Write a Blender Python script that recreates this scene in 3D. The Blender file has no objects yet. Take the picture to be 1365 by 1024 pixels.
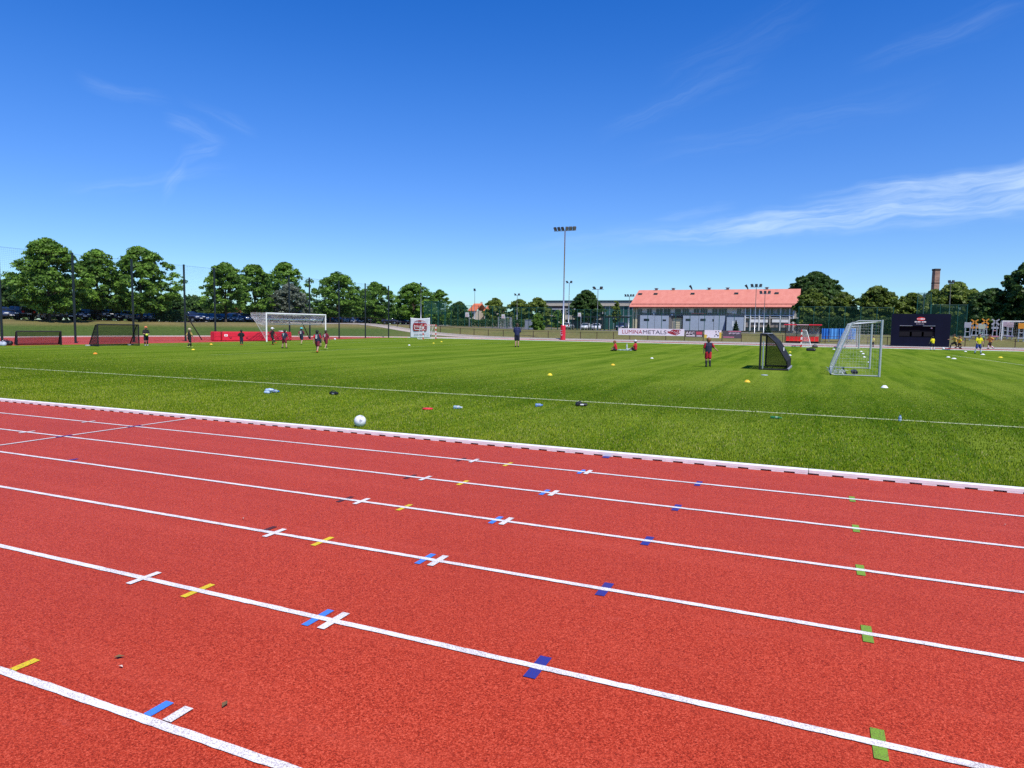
import bpy, math, random
import numpy as np
from math import sin, cos, radians, pi, sqrt, atan2
from mathutils import Vector, Matrix
SC = bpy.context.scene
COL = SC.collection
RNG = np.random.default_rng(7)
random.seed(7)

# ------------------------------------------------------------------ survey of the photograph
# World axes: X runs along the lanes (to the right), Y across them into the infield, Z up, metres. The camera stands at the origin, 1.81 m up.
FPX, PIT, ROLL, YAW, HC = 920.8, 0.0837, radians(.786), radians(23.611), 1.81
def _cam():
    cp, sp, cr, sr = cos(PIT), sin(PIT), cos(ROLL), sin(ROLL)
    F = np.array([0, cp, -sp]); R0 = np.array([1., 0, 0]); U0 = np.array([0, sp, cp])
    R = cr*R0+sr*U0; U = -sr*R0+cr*U0
    w = lambda v: np.array([v[0]*cos(YAW)-v[1]*sin(YAW), v[0]*sin(YAW)+v[1]*cos(YAW), v[2]])
    return w(F), w(R), w(U)
CF, CR, CU = _cam()
CC = np.array([0, 0, HC])
def ray(px, py): return CF+(px-682.5)/FPX*CR+(512-py)/FPX*CU
def G(px, py, z=0.0):                      # survey sight line met with the level z
    d = ray(px, py); t = (z-HC)/d[2]; p = CC+d*t; return (float(p[0]), float(p[1]))
def onY(px, Y, py=435): d = ray(px, py); return float(d[0]*Y/d[1])
def onX(px, X, py=435): d = ray(px, py); return float(d[1]*X/d[0])
def zat(py, P):
    q = np.array([P[0], P[1], 0])-CC; b = (512-py)/FPX
    return float((b*(q@CF)-q@CU)/(CU[2]-b*CF[2]))
def mpp(P): return float((np.array([P[0], P[1], 0])-CC)@CF/FPX)
def sstep(a, b, x): t = np.clip((x-a)/(b-a), 0, 1); return t*t*(3-2*t)
# track oval: centre line from XL along +X, radius to the inner kerb
KY, RAD, XL, XR = 9.388, 36.5, -28.0, 90.0
YC = KY+RAD
def oval(x, y):
    dx = np.maximum(np.maximum(XL-x, x-XR), 0); return np.sqrt(dx*dx+(y-YC)**2)
def ter(x, y):                             # the bank around the track
    x = np.asarray(x, float); y = np.asarray(y, float)
    s = oval(x, y)-46.0
    H = 1.2+.55*sstep(45, 72, -x)
    front = sstep(12, 30, y)
    bump = .05*np.sin(x*.31+y*.17)+.04*np.sin(y*.43-x*.21)
    rise = sstep(0, 13, s)
    return (H*rise+bump*sstep(2, 8, s))*front-.014
def T(x, y): return float(ter(x, y))

# ------------------------------------------------------------------ materials
def newmat(name):
    m = bpy.data.materials.new(name); m.use_nodes = True
    nt = m.node_tree; b = nt.nodes['Principled BSDF']; return m, nt, b
def N(nt, t, **k):
    n = nt.nodes.new(t)
    for a, v in k.items():
        if a.startswith('i_'): n.inputs[a[2:].replace('_', ' ')].default_value = v
        else: setattr(n, a, v)
    return n
def noise(nt, vec, scale, detail=4, rough=.6, dim='3D'):
    n = N(nt, 'ShaderNodeTexNoise'); n.inputs['Scale'].default_value = scale; n.inputs['Detail'].default_value = detail
    n.inputs['Roughness'].default_value = rough
    if vec is not None: nt.links.new(vec, n.inputs['Vector'])
    return n.outputs['Fac']
def ramp(nt, fac, stops):
    r = N(nt, 'ShaderNodeValToRGB'); e = r.color_ramp.elements
    while len(e) < len(stops): e.new(.5)
    for el, (p, c) in zip(e, stops): el.position = p; el.color = (*c, 1) if len(c) == 3 else c
    nt.links.new(fac, r.inputs['Fac']); return r.outputs['Color']
def mixc(nt, fac, a, b, mode='MIX'):
    n = N(nt, 'ShaderNodeMix', data_type='RGBA', blend_type=mode)
    for s, v in ((n.inputs[0], fac), (n.inputs[6], a), (n.inputs[7], b)):
        if isinstance(v, (int, float)): s.default_value = v
        elif isinstance(v, tuple): s.default_value = (*v, 1) if len(v) == 3 else v
        else: nt.links.new(v, s)
    return n.outputs[2]
def mth(nt, op, a, b=0.0, c=0.0):
    n = N(nt, 'ShaderNodeMath', operation=op)
    for s, v in zip(n.inputs, (a, b, c)):
        if isinstance(v, (int, float)): s.default_value = v
        else: nt.links.new(v, s)
    return n.outputs[0]
def mapr(nt, v, a, b, c=0., d=1., smooth=False):
    n = N(nt, 'ShaderNodeMapRange', interpolation_type='SMOOTHSTEP' if smooth else 'LINEAR')
    nt.links.new(v, n.inputs[0])
    for i, x in enumerate((a, b, c, d)): n.inputs[i+1].default_value = x
    return n.outputs[0]
def geopos(nt): return N(nt, 'ShaderNodeNewGeometry').outputs['Position']
def sep(nt, v): n = N(nt, 'ShaderNodeSeparateXYZ'); nt.links.new(v, n.inputs[0]); return n.outputs
def scalev(nt, v, s):
    n = N(nt, 'ShaderNodeVectorMath', operation='MULTIPLY'); nt.links.new(v, n.inputs[0]); n.inputs[1].default_value = s; return n.outputs[0]
def bump(nt, b, h, strength, dist):
    n = N(nt, 'ShaderNodeBump'); n.inputs['Strength'].default_value = strength; n.inputs['Distance'].default_value = dist
    nt.links.new(h, n.inputs['Height']); nt.links.new(n.outputs[0], b.inputs['Normal'])
MATS = {}
def mat(key, col, rough=.6, metal=0., var=.12, scale=6., spec=.4, obj=False):
    """plain surface with a little procedural wear in it"""
    if key in MATS: return MATS[key]
    m, nt, b = newmat(key)
    tc = N(nt, 'ShaderNodeTexCoord').outputs['Object']
    f = noise(nt, tc, scale, 5)
    lo = tuple(c*(1-var) for c in col); hi = tuple(min(1, c*(1+var)) for c in col)
    nt.links.new(ramp(nt, f, [(.3, lo), (.7, hi)]), b.inputs['Base Color'])
    b.inputs['Roughness'].default_value = rough; b.inputs['Metallic'].default_value = metal
    b.inputs['Specular IOR Level'].default_value = spec
    MATS[key] = m; return m
def pxmat(key, col, rough=.45):                  # colour taken from the object's own colour (car paint)
    if key in MATS: return MATS[key]
    m, nt, b = newmat(key)
    oi = N(nt, 'ShaderNodeObjectInfo')
    nt.links.new(oi.outputs['Color'], b.inputs['Base Color'])
    b.inputs['Roughness'].default_value = rough; b.inputs['Coat Weight'].default_value = .6; b.inputs['Coat Roughness'].default_value = .08
    MATS[key] = m; return m

def track_mat():
    m, nt, b = newmat('red_rubber_track')
    p = geopos(nt)
    g1 = noise(nt, p, 125, 3, .8); g2 = noise(nt, p, 60, 2, .7); g3 = noise(nt, p, 330, 2, .7)
    big = noise(nt, p, .55, 4, .6); mid = noise(nt, p, 5, 4, .65)
    v = N(nt, 'ShaderNodeTexVoronoi'); v.inputs['Scale'].default_value = 190; nt.links.new(p, v.inputs['Vector'])
    f = mth(nt, 'ADD', mth(nt, 'MULTIPLY', g1, .60), mth(nt, 'ADD', mth(nt, 'MULTIPLY', g2, .10), mth(nt, 'MULTIPLY', g3, .30)))
    c = ramp(nt, f, [(.42, (.11, .009, .004)), (.475, (.39, .032, .012)), (.53, (.54, .051, .019)), (.60, (.78, .15, .080))])
    lane = noise(nt, scalev(nt, p, (.10, 1.3, 1)), 2.2, 5, .7); scuff = noise(nt, scalev(nt, p, (.7, 2.4, 1)), 3.1, 6, .75)
    c = mixc(nt, mapr(nt, big, .38, .66, 0, .30), c, (.34, .032, .015))
    c = mixc(nt, mapr(nt, lane, .50, .72, 0, .30), c, (.56, .078, .042))
    c = mixc(nt, mapr(nt, scuff, .60, .78, 0, .30), c, (.60, .13, .095))
    c = mixc(nt, mapr(nt, mid, .60, .8, 0, .22), c, (.28, .026, .018))
    nt.links.new(c, b.inputs['Base Color'])
    b.inputs['Roughness'].default_value = .85; b.inputs['Specular IOR Level'].default_value = .12
    b.inputs['Sheen Weight'].default_value = .20; b.inputs['Sheen Roughness'].default_value = .22; b.inputs['Sheen Tint'].default_value = (1, .86, .82, 1)
    bump(nt, b, v.outputs['Distance'], .5, .004)
    return m
def paint_mat(name, col):
    m, nt, b = newmat(name)
    p = geopos(nt)
    g = noise(nt, p, 150, 3, .75); w = noise(nt, p, 4, 4, .6)
    fac = mapr(nt, mth(nt, 'ADD', g, mth(nt, 'MULTIPLY', w, .30)), .635, .57, 0, .8)
    c = mixc(nt, fac, col, tuple(.28*x+.02+.06*(i == 0) for i, x in enumerate(col)))
    nt.links.new(c, b.inputs['Base Color']); b.inputs['Roughness'].default_value = .7
    bump(nt, b, noise(nt, p, 190, 2), .4, .003)
    return m
def pitch_mat():
    m, nt, b = newmat('mown_turf')
    p = geopos(nt); s = sep(nt, p)
    tuft = noise(nt, p, 9, 5, .7); fine = noise(nt, p, 55, 4, .75); big = noise(nt, p, .42, 6, .68)
    lng = noise(nt, scalev(nt, p, (1.0, .06, 1)), 1.6, 4, .65)           # streaks left by the mower along Y
    lng2 = noise(nt, scalev(nt, p, (1.0, .035, 1)), .55, 3, .6)
    f = mth(nt, 'ADD', mth(nt, 'MULTIPLY', tuft, .45), mth(nt, 'MULTIPLY', fine, .55))
    c = ramp(nt, f, [(.36, (.040, .085, .003)), (.5, (.108, .188, .011)), (.63, (.240, .310, .036))])
    c = mixc(nt, mapr(nt, big, .42, .62, 0, .6), c, (.185, .255, .032))
    c = mixc(nt, mapr(nt, lng, .44, .60, 0, .62), c, (.045, .112, .007))
    c = mixc(nt, mapr(nt, lng2, .46, .60, 0, .50), c, (.200, .265, .034))
    edge = mth(nt, 'ADD', s[1], mth(nt, 'MULTIPLY', noise(nt, p, .5, 3), 3.0))
    dk = mth(nt, 'MULTIPLY', mapr(nt, edge, 15.0, 17.5, 0, 1, True), mapr(nt, edge, 26, 20, 0, 1, True))
    c = mixc(nt, mth(nt, 'MULTIPLY', dk, .5), c, (.045, .105, .006))      # darker strip along the touch line
    nt.links.new(c, b.inputs['Base Color'])
    b.inputs['Roughness'].default_value = .9; b.inputs['Specular IOR Level'].default_value = .0
    bump(nt, b, f, .9, .04)
    return m
def ground_mat():
    m, nt, b = newmat('dry_grass_bank')
    p = geopos(nt); s = sep(nt, p)
    f = mth(nt, 'ADD', mth(nt, 'MULTIPLY', noise(nt, p, 3, 5, .7), .6), mth(nt, 'MULTIPLY', noise(nt, p, 22, 4, .7), .4))
    green = ramp(nt, f, [(.35, (.035, .070, .010)), (.65, (.105, .150, .030))])
    dry = ramp(nt, f, [(.35, (.135, .110, .035)), (.65, (.27, .215, .085))])
    big = noise(nt, p, .22, 4, .6)
    hz = mapr(nt, s[2], .9, 1.5, 0, 1, True)
    rt = mapr(nt, s[0], -62, -48, 0, .75, True)
    w = mth(nt, 'MAXIMUM', hz, rt)
    w = mth(nt, 'MULTIPLY', w, mapr(nt, big, .3, .6, .45, 1))
    nt.links.new(mixc(nt, w, green, dry), b.inputs['Base Color'])
    b.inputs['Roughness'].default_value = .85; b.inputs['Specular IOR Level'].default_value = .15
    bump(nt, b, f, .8, .05)
    return m
def leaf_mat(name, dark, light, trans=.46, spec=.3):
    m, nt, b = newmat(name)
    a = N(nt, 'ShaderNodeAttribute', attribute_name='tone')
    c = ramp(nt, a.outputs['Fac'], [(0, dark), (1, light)])
    nt.links.new(c, b.inputs['Base Color']); b.inputs['Roughness'].default_value = .5
    b.inputs['Specular IOR Level'].default_value = spec
    tr = N(nt, 'ShaderNodeBsdfTranslucent'); nt.links.new(c, tr.inputs['Color'])
    mx = N(nt, 'ShaderNodeMixShader'); mx.inputs[0].default_value = trans
    out = nt.nodes['Material Output']
    nt.links.new(b.outputs[0], mx.inputs[1]); nt.links.new(tr.outputs[0], mx.inputs[2]); nt.links.new(mx.outputs[0], out.inputs[0])
    return m
def glass_mat(key, col, rough=.06):
    if key in MATS: return MATS[key]
    m, nt, b = newmat(key)
    tc = N(nt, 'ShaderNodeTexCoord').outputs['Object']
    nt.links.new(ramp(nt, noise(nt, tc, .8, 3), [(.3, tuple(c*.6 for c in col)), (.7, col)]), b.inputs['Base Color'])
    b.inputs['Roughness'].default_value = rough; b.inputs['Specular IOR Level'].default_value = .6
    MATS[key] = m; return m
def roof_mat():
    m, nt, b = newmat('red_sheet_roof')
    tc = N(nt, 'ShaderNodeTexCoord').outputs['Object']; s = sep(nt, tc)
    w = mth(nt, 'FRACT', mth(nt, 'MULTIPLY', s[0], 2.2))
    seam = mapr(nt, w, .0, .12, 1, 0)
    f = noise(nt, scalev(nt, tc, (1, .2, 1)), 1.2, 5, .65)
    c = ramp(nt, f, [(.3, (.60, .195, .125)), (.7, (.70, .26, .175))])
    nt.links.new(mixc(nt, mth(nt, 'MULTIPLY', seam, .25), c, (.50, .16, .115)), b.inputs['Base Color'])
    b.inputs['Roughness'].default_value = .55
    return m
def brick_mat():
    m, nt, b = newmat('sooty_brick')
    tc = N(nt, 'ShaderNodeTexCoord').outputs['Object']; s = sep(nt, tc)
    cb = N(nt, 'ShaderNodeCombineXYZ'); nt.links.new(mth(nt, 'ADD', s[0], s[1]), cb.inputs[0]); nt.links.new(s[2], cb.inputs[1])
    br = N(nt, 'ShaderNodeTexBrick'); nt.links.new(cb.outputs[0], br.inputs['Vector']); br.inputs['Scale'].default_value = 1.6
    br.inputs['Color1'].default_value = (.30, .15, .10, 1); br.inputs['Color2'].default_value = (.40, .23, .16, 1); br.inputs['Mortar'].default_value = (.33, .27, .22, 1)
    band = mapr(nt, noise(nt, scalev(nt, tc, (.3, .3, 1)), .8, 3), .45, .65, 0, .6)
    nt.links.new(mixc(nt, band, br.outputs['Color'], (.12, .07, .055)), b.inputs['Base Color']); b.inputs['Roughness'].default_value = .9
    return m
def stone_mat():
    m, nt, b = newmat('rubble_stone')
    tc = N(nt, 'ShaderNodeTexCoord').outputs['Object']
    v = N(nt, 'ShaderNodeTexVoronoi'); v.inputs['Scale'].default_value = 1.8; nt.links.new(tc, v.inputs['Vector'])
    c = ramp(nt, sep(nt, v.outputs['Color'])[0], [(0, (.13, .11, .10)), (1, (.34, .29, .25))])
    nt.links.new(c, b.inputs['Base Color']); b.inputs['Roughness'].default_value = .9
    return m

M_TRACK = track_mat(); M_PITCH = pitch_mat(); M_GROUND = ground_mat()
M_LINE = paint_mat('white_line_paint', (.84, .80, .75))
M_TURFLINE = paint_mat('worn_turf_chalk', (.60, .65, .36))
M_MARK = {'yellow': paint_mat('yellow_paint', (.80, .58, .012)), 'blue': paint_mat('light_blue_paint', (.045, .24, .78)),
          'navy': paint_mat('dark_blue_paint', (.018, .030, .25)), 'green': paint_mat('green_paint', (.19, .355, .020)),
          'white': paint_mat('tick_paint', (.82, .78, .73)), 'black': paint_mat('black_paint', (.075, .012, .012))}
WHITE = mat('white_coat', (.86, .84, .80), .4); CONC = mat('pale_concrete', (.50, .46, .40), .85, var=.18, scale=3)
BLACK = mat('black_plastic', (.012, .012, .014), .5); DARKMETAL = mat('dark_green_metal', (.018, .030, .032), .45, .3)
GALV = mat('galvanised_steel', (.50, .51, .52), .38, .7); ALU = mat('weathered_aluminium', (.46, .48, .47), .42, .35)
RUST = mat('brown_metal', (.055, .028, .022), .6, .2)
RED = mat('red_vinyl', (.62, .022, .045), .5, var=.1, scale=2); REDP = mat('red_paint', (.66, .03, .025), .45)
ASPHALT = mat('grey_asphalt', (.055, .055, .058), .9, var=.25, scale=8)
BARK = mat('brown_bark', (.075, .055, .038), .9, var=.4, scale=5)
NETW = mat('white_net_cord', (.70, .70, .70), .7); NETB = mat('black_net_cord', (.012, .012, .015), .7)
NETG = mat('green_net_cord', (.012, .035, .030), .7); WIREG = mat('green_wire', (.012, .085, .065), .5)

# ------------------------------------------------------------------ mesh builder
class MB:
    def __init__(s): s.v = []; s.f = []; s.m = []; s.mi = 0; s.mats = []
    def use(s, m):
        if m not in s.mats: s.mats.append(m)
        s.mi = s.mats.index(m); return s
    def add(s, vs, fs):
        o = len(s.v); s.v += [tuple(map(float, p)) for p in vs]
        for f in fs: s.f.append(tuple(i+o for i in f)); s.m.append(s.mi)
        return s
    def box(s, x0, x1, y0, y1, z0, z1, ch=0.):
        if ch <= 0:
            v = [(x, y, z) for z in (z0, z1) for y in (y0, y1) for x in (x0, x1)]
            return s.add(v, [(0, 2, 3, 1), (4, 5, 7, 6), (0, 1, 5, 4), (2, 6, 7, 3), (0, 4, 6, 2), (1, 3, 7, 5)])
        bm_ = []                                   # chamfered: octagonal in plan and bevelled top/bottom
        def ring(z, i): return [(x0+i+ch*0, y0+i, z), (x1-i, y0+i, z), (x1-i, y1-i, z), (x0+i, y1-i, z)]
        r = [ring(z0, ch), ring(z0+ch, 0), ring(z1-ch, 0), ring(z1, ch)]
        for q in r: bm_ += q
        f = [(3, 2, 1, 0), (12, 13, 14, 15)]
        for k in range(3):
            for i in range(4): j = (i+1) % 4; f.append((4*k+i, 4*k+j, 4*k+4+j, 4*k+4+i))
        return s.add(bm_, f)
    def quad(s, a, b, c, d): return s.add([a, b, c, d], [(0, 1, 2, 3)])
    def tube(s, pts, r, n=8, cap=True):
        pts = [Vector(p) for p in pts]; rs = r if isinstance(r, (list, tuple)) else [r]*len(pts)
        vs = []; fs = []
        up = None
        for i, p in enumerate(pts):
            t = (pts[min(i+1, len(pts)-1)]-pts[max(i-1, 0)]).normalized()
            if up is None: up = Vector((0, 0, 1)) if abs(t.z) < .9 else Vector((1, 0, 0))
            a = t.cross(up)
            if a.length < 1e-4: a = t.cross(Vector((0, 1, 0)))
            a.normalize(); b = t.cross(a).normalized(); up = a.cross(t)
            for k in range(n): q = p+a*(rs[i]*cos(2*pi*k/n))+b*(rs[i]*sin(2*pi*k/n)); vs.append(q)
        for i in range(len(pts)-1):
            for k in range(n): l = (k+1) % n; fs.append((i*n+k, i*n+l, i*n+n+l, i*n+n+k))
        if cap: fs.append(tuple(range(n))); fs.append(tuple(range((len(pts)-1)*n+n-1, (len(pts)-1)*n-1, -1)))
        return s.add(vs, fs)
    def lathe(s, prof, c=(0, 0, 0), n=16):
        vs = []; fs = []
        for r, z in prof:
            for k in range(n): vs.append((c[0]+r*cos(2*pi*k/n), c[1]+r*sin(2*pi*k/n), c[2]+z))
        for i in range(len(prof)-1):
            for k in range(n): l = (k+1) % n; fs.append((i*n+k, i*n+l, i*n+n+l, i*n+n+k))
        fs.append(tuple(range(n-1, -1, -1))); fs.append(tuple(range((len(prof)-1)*n, len(prof)*n)))
        return s.add(vs, fs)
    def ball(s, c, r, n=10, sc=(1, 1, 1)):
        vs = []; fs = []
        for i in range(1, n):
            a = pi*i/n
            for k in range(2*n): b = pi*k/n; vs.append((c[0]+r*sc[0]*sin(a)*cos(b), c[1]+r*sc[1]*sin(a)*sin(b), c[2]+r*sc[2]*cos(a)))
        w = 2*n
        for i in range(n-2):
            for k in range(w): l = (k+1) % w; fs.append((i*w+k, i*w+w+k, i*w+w+l, i*w+l))
        t = len(vs); vs += [(c[0], c[1], c[2]+r*sc[2]), (c[0], c[1], c[2]-r*sc[2])]
        for k in range(w): l = (k+1) % w; fs.append((t, k, l)); fs.append((t+1, (n-2)*w+l, (n-2)*w+k))
        return s.add(vs, fs)
    def prism(s, outline, y0, y1, in0=0., in1=0., zc=None):
        """side outline (x,z) drawn out from y0 to y1"""
        n = len(outline); vs = [(x, y0, z) for x, z in outline]+[(x, y1, z) for x, z in outline]
        fs = [tuple(range(n)), tuple(range(2*n-1, n-1, -1))]
        for i in range(n): j = (i+1) % n; fs.append((i, i+n, j+n, j)[::1])
        return s.add(vs, fs)
    def net(s, grid, w):
        """grid of points: a strand (flat narrow strip pair) along every row and column"""
        g = np.asarray(grid, float)
        for A in (g, np.swapaxes(g, 0, 1)):
            for row in A: s.strand(row, w)
        return s
    def strand(s, row, w):
        row = np.asarray(row, float); n = len(row)
        t = np.gradient(row, axis=0); t /= np.linalg.norm(t, axis=1)[:, None]+1e-9
        view = CC-row; a = np.cross(t, view); a /= np.linalg.norm(a, axis=1)[:, None]+1e-9
        b = np.cross(t, a)
        vs = []; fs = []
        for k in range(3):
            d = a*cos(2*pi*k/3)+b*sin(2*pi*k/3); vs += [tuple(p) for p in row+d*w*.58]
        for k in range(3):
            l = (k+1) % 3
            for i in range(n-1): fs.append((k*n+i, k*n+i+1, l*n+i+1, l*n+i))
        return s.add(vs, fs)
    def build(s, name, m=None, parent=None, smooth=False, label=None):
        me = bpy.data.meshes.new(name); me.from_pydata(s.v, [], s.f)
        if s.mats:
            for q in s.mats: me.materials.append(q)
            me.polygons.foreach_set('material_index', s.m)
        elif m: me.materials.append(m)
        if smooth: me.polygons.foreach_set('use_smooth', [True]*len(s.f))
        me.update()
        o = bpy.data.objects.new(name, me); COL.objects.link(o)
        if parent: o.parent = parent
        if label: o['label'] = label
        return o
def fixn(o):
    import bmesh
    bm = bmesh.new(); bm.from_mesh(o.data); bmesh.ops.recalc_face_normals(bm, faces=bm.faces); bm.to_mesh(o.data); bm.free(); return o
def bevel(o, w, seg=2):
    import bmesh
    bm = bmesh.new(); bm.from_mesh(o.data); bmesh.ops.recalc_face_normals(bm, faces=bm.faces)
    es = [e for e in bm.edges if e.is_manifold and e.calc_face_angle(0) > .5]
    bmesh.ops.bevel(bm, geom=es, offset=w, segments=seg, affect='EDGES', clamp_overlap=True)
    bm.to_mesh(o.data); bm.free(); return o
def thing(name, label, cat, loc=(0, 0, 0), rz=0., group=None):
    o = bpy.data.objects.new(name, None); COL.objects.link(o); o.location = loc; o.rotation_euler = (0, 0, rz)
    o.empty_display_size = .2
    o['label'] = label; o['category'] = cat
    if group: o['group'] = group
    return o
def tag(o, label, cat, group=None):
    o['label'] = label; o['category'] = cat
    if group: o['group'] = group
    return o
def struct(o): o['kind'] = 'structure'; return o
def copytree(r):
    c = r.copy(); COL.objects.link(c)
    for ch in r.children: copytree(ch).parent = c
    return c
def text(name, s, size, m, parent, loc, rot, depth=.004, sx=1., align='CENTER', fit=None):
    cu = bpy.data.curves.new(name, 'FONT'); cu.body = s; cu.size = size; cu.extrude = depth
    cu.align_x = align; cu.align_y = 'CENTER'; cu.offset = 0
    o = bpy.data.objects.new(name, cu); COL.objects.link(o); o.data.materials.append(m)
    o.parent = parent; o.location = loc; o.rotation_euler = rot; o.scale = (sx, 1, 1); TEXTS.append((o, fit)); return o
TEXTS = []
def settle_text():
    bpy.context.view_layer.update(); dg = bpy.context.evaluated_depsgraph_get()
    for o, fit in TEXTS:
        me = bpy.data.meshes.new_from_object(o.evaluated_get(dg)); n = bpy.data.objects.new(o.name, me); nm = o.name
        xs = [v.co.x for v in me.vertices]
        if fit: o.scale = (fit/(max(xs)-min(xs)), 1, 1)
        n.parent = o.parent; n.location = o.location; n.rotation_euler = o.rotation_euler; n.scale = o.scale
        bpy.data.objects.remove(o); n.name = nm; COL.objects.link(n)
UPR = (pi/2, 0, 0)                               # lettering that stands up and faces -Y
# ------------------------------------------------------------------ sky, sun, camera
w = bpy.data.worlds.new('World'); SC.world = w; w.use_nodes = True
nt = w.node_tree; bg = nt.nodes['Background']
EL, AZB = radians(57), radians(60)
so = np.array([cos(EL)*cos(AZB), -cos(EL)*sin(AZB), sin(EL)])
SUN = np.array([so[0]*cos(YAW)-so[1]*sin(YAW), so[0]*sin(YAW)+so[1]*cos(YAW), so[2]])
sky = N(nt, 'ShaderNodeTexSky', sky_type='NISHITA'); sky.sun_disc = False
sky.sun_elevation = EL; sky.sun_rotation = atan2(SUN[0], SUN[1]); sky.altitude = 100; sky.air_density = 1.0; sky.dust_density = .15; sky.ozone_density = 3.0
tc = N(nt, 'ShaderNodeTexCoord').outputs['Generated']
sx, sy, sz = sep(nt, tc)
az = mth(nt, 'ARCTAN2', sx, sy); el = mth(nt, 'ARCSINE', sz)
def azel(px, py): d = ray(px, py); return atan2(d[0], d[1]), math.asin(d[2]/np.linalg.norm(d))
cb = N(nt, 'ShaderNodeCombineXYZ'); nt.links.new(az, cb.inputs[0]); nt.links.new(el, cb.inputs[1]); AE = cb.outputs[0]
warp = noise(nt, scalev(nt, AE, (3, 7, 1)), 3, 3)
total = None
def wisp(x0, y0, x1, y1, th0, th1, amt, fade0=.25, fade1=.15, seed=0., fib=30.):
    """a long wisp of cirrus between two bearings, thickness (px) at both ends"""
    global total
    a0, e0 = azel(x0, y0); a1, e1 = azel(x1, y1)
    k = (e1-e0)/(a1-a0)
    u = mapr(nt, az, a0, a1, 0, 1)
    d = mth(nt, 'SUBTRACT', el, mth(nt, 'MULTIPLY_ADD', mth(nt, 'SUBTRACT', az, a0), k, e0))
    d = mth(nt, 'ADD', d, mth(nt, 'MULTIPLY', mth(nt, 'SUBTRACT', warp, .5), .035))
    thk = mapr(nt, u, 0, 1, th0/FPX, th1/FPX)
    band = mapr(nt, mth(nt, 'DIVIDE', mth(nt, 'ABSOLUTE', d), thk), 0, 1, 1, 0, True)
    ends = mth(nt, 'MULTIPLY', mapr(nt, u, 0, fade0, 0, 1, True), mapr(nt, u, 1, 1-fade1, 0, 1, True))
    c2 = N(nt, 'ShaderNodeCombineXYZ'); nt.links.new(mth(nt, 'MULTIPLY', az, 5.), c2.inputs[0]); nt.links.new(mth(nt, 'MULTIPLY', d, fib*3), c2.inputs[1]); c2.inputs[2].default_value = seed
    fb = mapr(nt, noise(nt, c2.outputs[0], 1.6, 6, .62), .22, .80, 0, 1, True)
    r = mth(nt, 'MULTIPLY', mth(nt, 'MULTIPLY', band, ends), mth(nt, 'MULTIPLY', fb, amt))
    total = r if total is None else mth(nt, 'ADD', total, r)
wisp(780, 322, 1700, 200, 12, 46, 1.05, .35, .05, 1.3, 22)
wisp(1040, 266, 1700, 186, 9, 26, 1.0, .35, .05, 4.1, 20)
wisp(860, 292, 990, 272, 7.5, 10.5, 0.18, .3, .3, 2.2)
wisp(640, 338, 960, 296, 21.0, 24.0, 0.14, .4, .4, 5.2)
wisp(560, 420, 900, 330, 39.0, 36.0, 0.088, .4, .4, 6.2)
wisp(780, 185, 1040, 70, 15.0, 30.0, 0.12, .3, .3, 7.7)
wisp(1120, 92, 1400, -2, 12.0, 24.0, 0.12, .3, .3, 8.1)
wisp(860, 115, 1120, -10, 27.0, 39.0, 0.064, .3, .3, 9.4)
wisp(820, 215, 1300, 105, 18.0, 30.0, 0.08, .3, .3, 10.4)
wisp(90, 98, 240, 140, 12.0, 10.5, 0.178, .35, .4, 11.4)
wisp(230, 126, 350, 180, 9.0, 12.0, 0.154, .35, .3, 12.4)
wisp(212, 158, 310, 194, 15.0, 13.5, 0.225, .3, .4, 13.4)
wisp(236, 212, 300, 196, 16.5, 12.0, 0.248, .35, .35, 14.4)
wisp(213, 262, 252, 215, 19.5, 22.5, 0.248, .35, .35, 15.4)
wisp(60, 258, 330, 224, 13.5, 10.5, 0.142, .3, .35, 16.4)
wisp(1030, 378, 1180, 352, 9.0, 9.0, 0.112, .3, .3, 17.4)
total = mth(nt, 'MINIMUM', mth(nt, 'MULTIPLY', total, .62), .78)
hs = N(nt, 'ShaderNodeHueSaturation'); nt.links.new(sky.outputs[0], hs.inputs['Color']); hs.inputs['Saturation'].default_value = 1.42; hs.inputs['Hue'].default_value = .519
lowt = mapr(nt, el, -.04, .34, 1, 0, True)
skyb = mixc(nt, lowt, hs.outputs[0], (.42, .62, .86), 'MULTIPLY')
skyc = mixc(nt, total, skyb, (4.4, 5.5, 6.6))
nt.links.new(skyc, bg.inputs['Color']); bg.inputs['Strength'].default_value = .15
sl = bpy.data.lights.new('sun', 'SUN'); sl.energy = 4.4; sl.angle = radians(.53); sl.color = (1, .955, .89)
sun = bpy.data.objects.new('sun', sl); COL.objects.link(sun)
sun.rotation_euler = Vector(SUN).to_track_quat('Z', 'Y').to_euler()
cam = bpy.data.cameras.new('camera'); co = bpy.data.objects.new('camera', cam); COL.objects.link(co)
cam.sensor_width = 36; cam.lens = 36*FPX/1365; cam.clip_end = 6000; cam.clip_start = .05
Mx = Matrix((CR, CU, -CF)).transposed().to_4x4(); Mx.translation = Vector(CC); co.matrix_world = Mx
SC.camera = co
SC.view_settings.view_transform = 'Standard'; SC.view_settings.look = 'None'; SC.view_settings.gamma = 1; SC.view_settings.exposure = 0.18; SC.render.filter_size = 1.05
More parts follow.
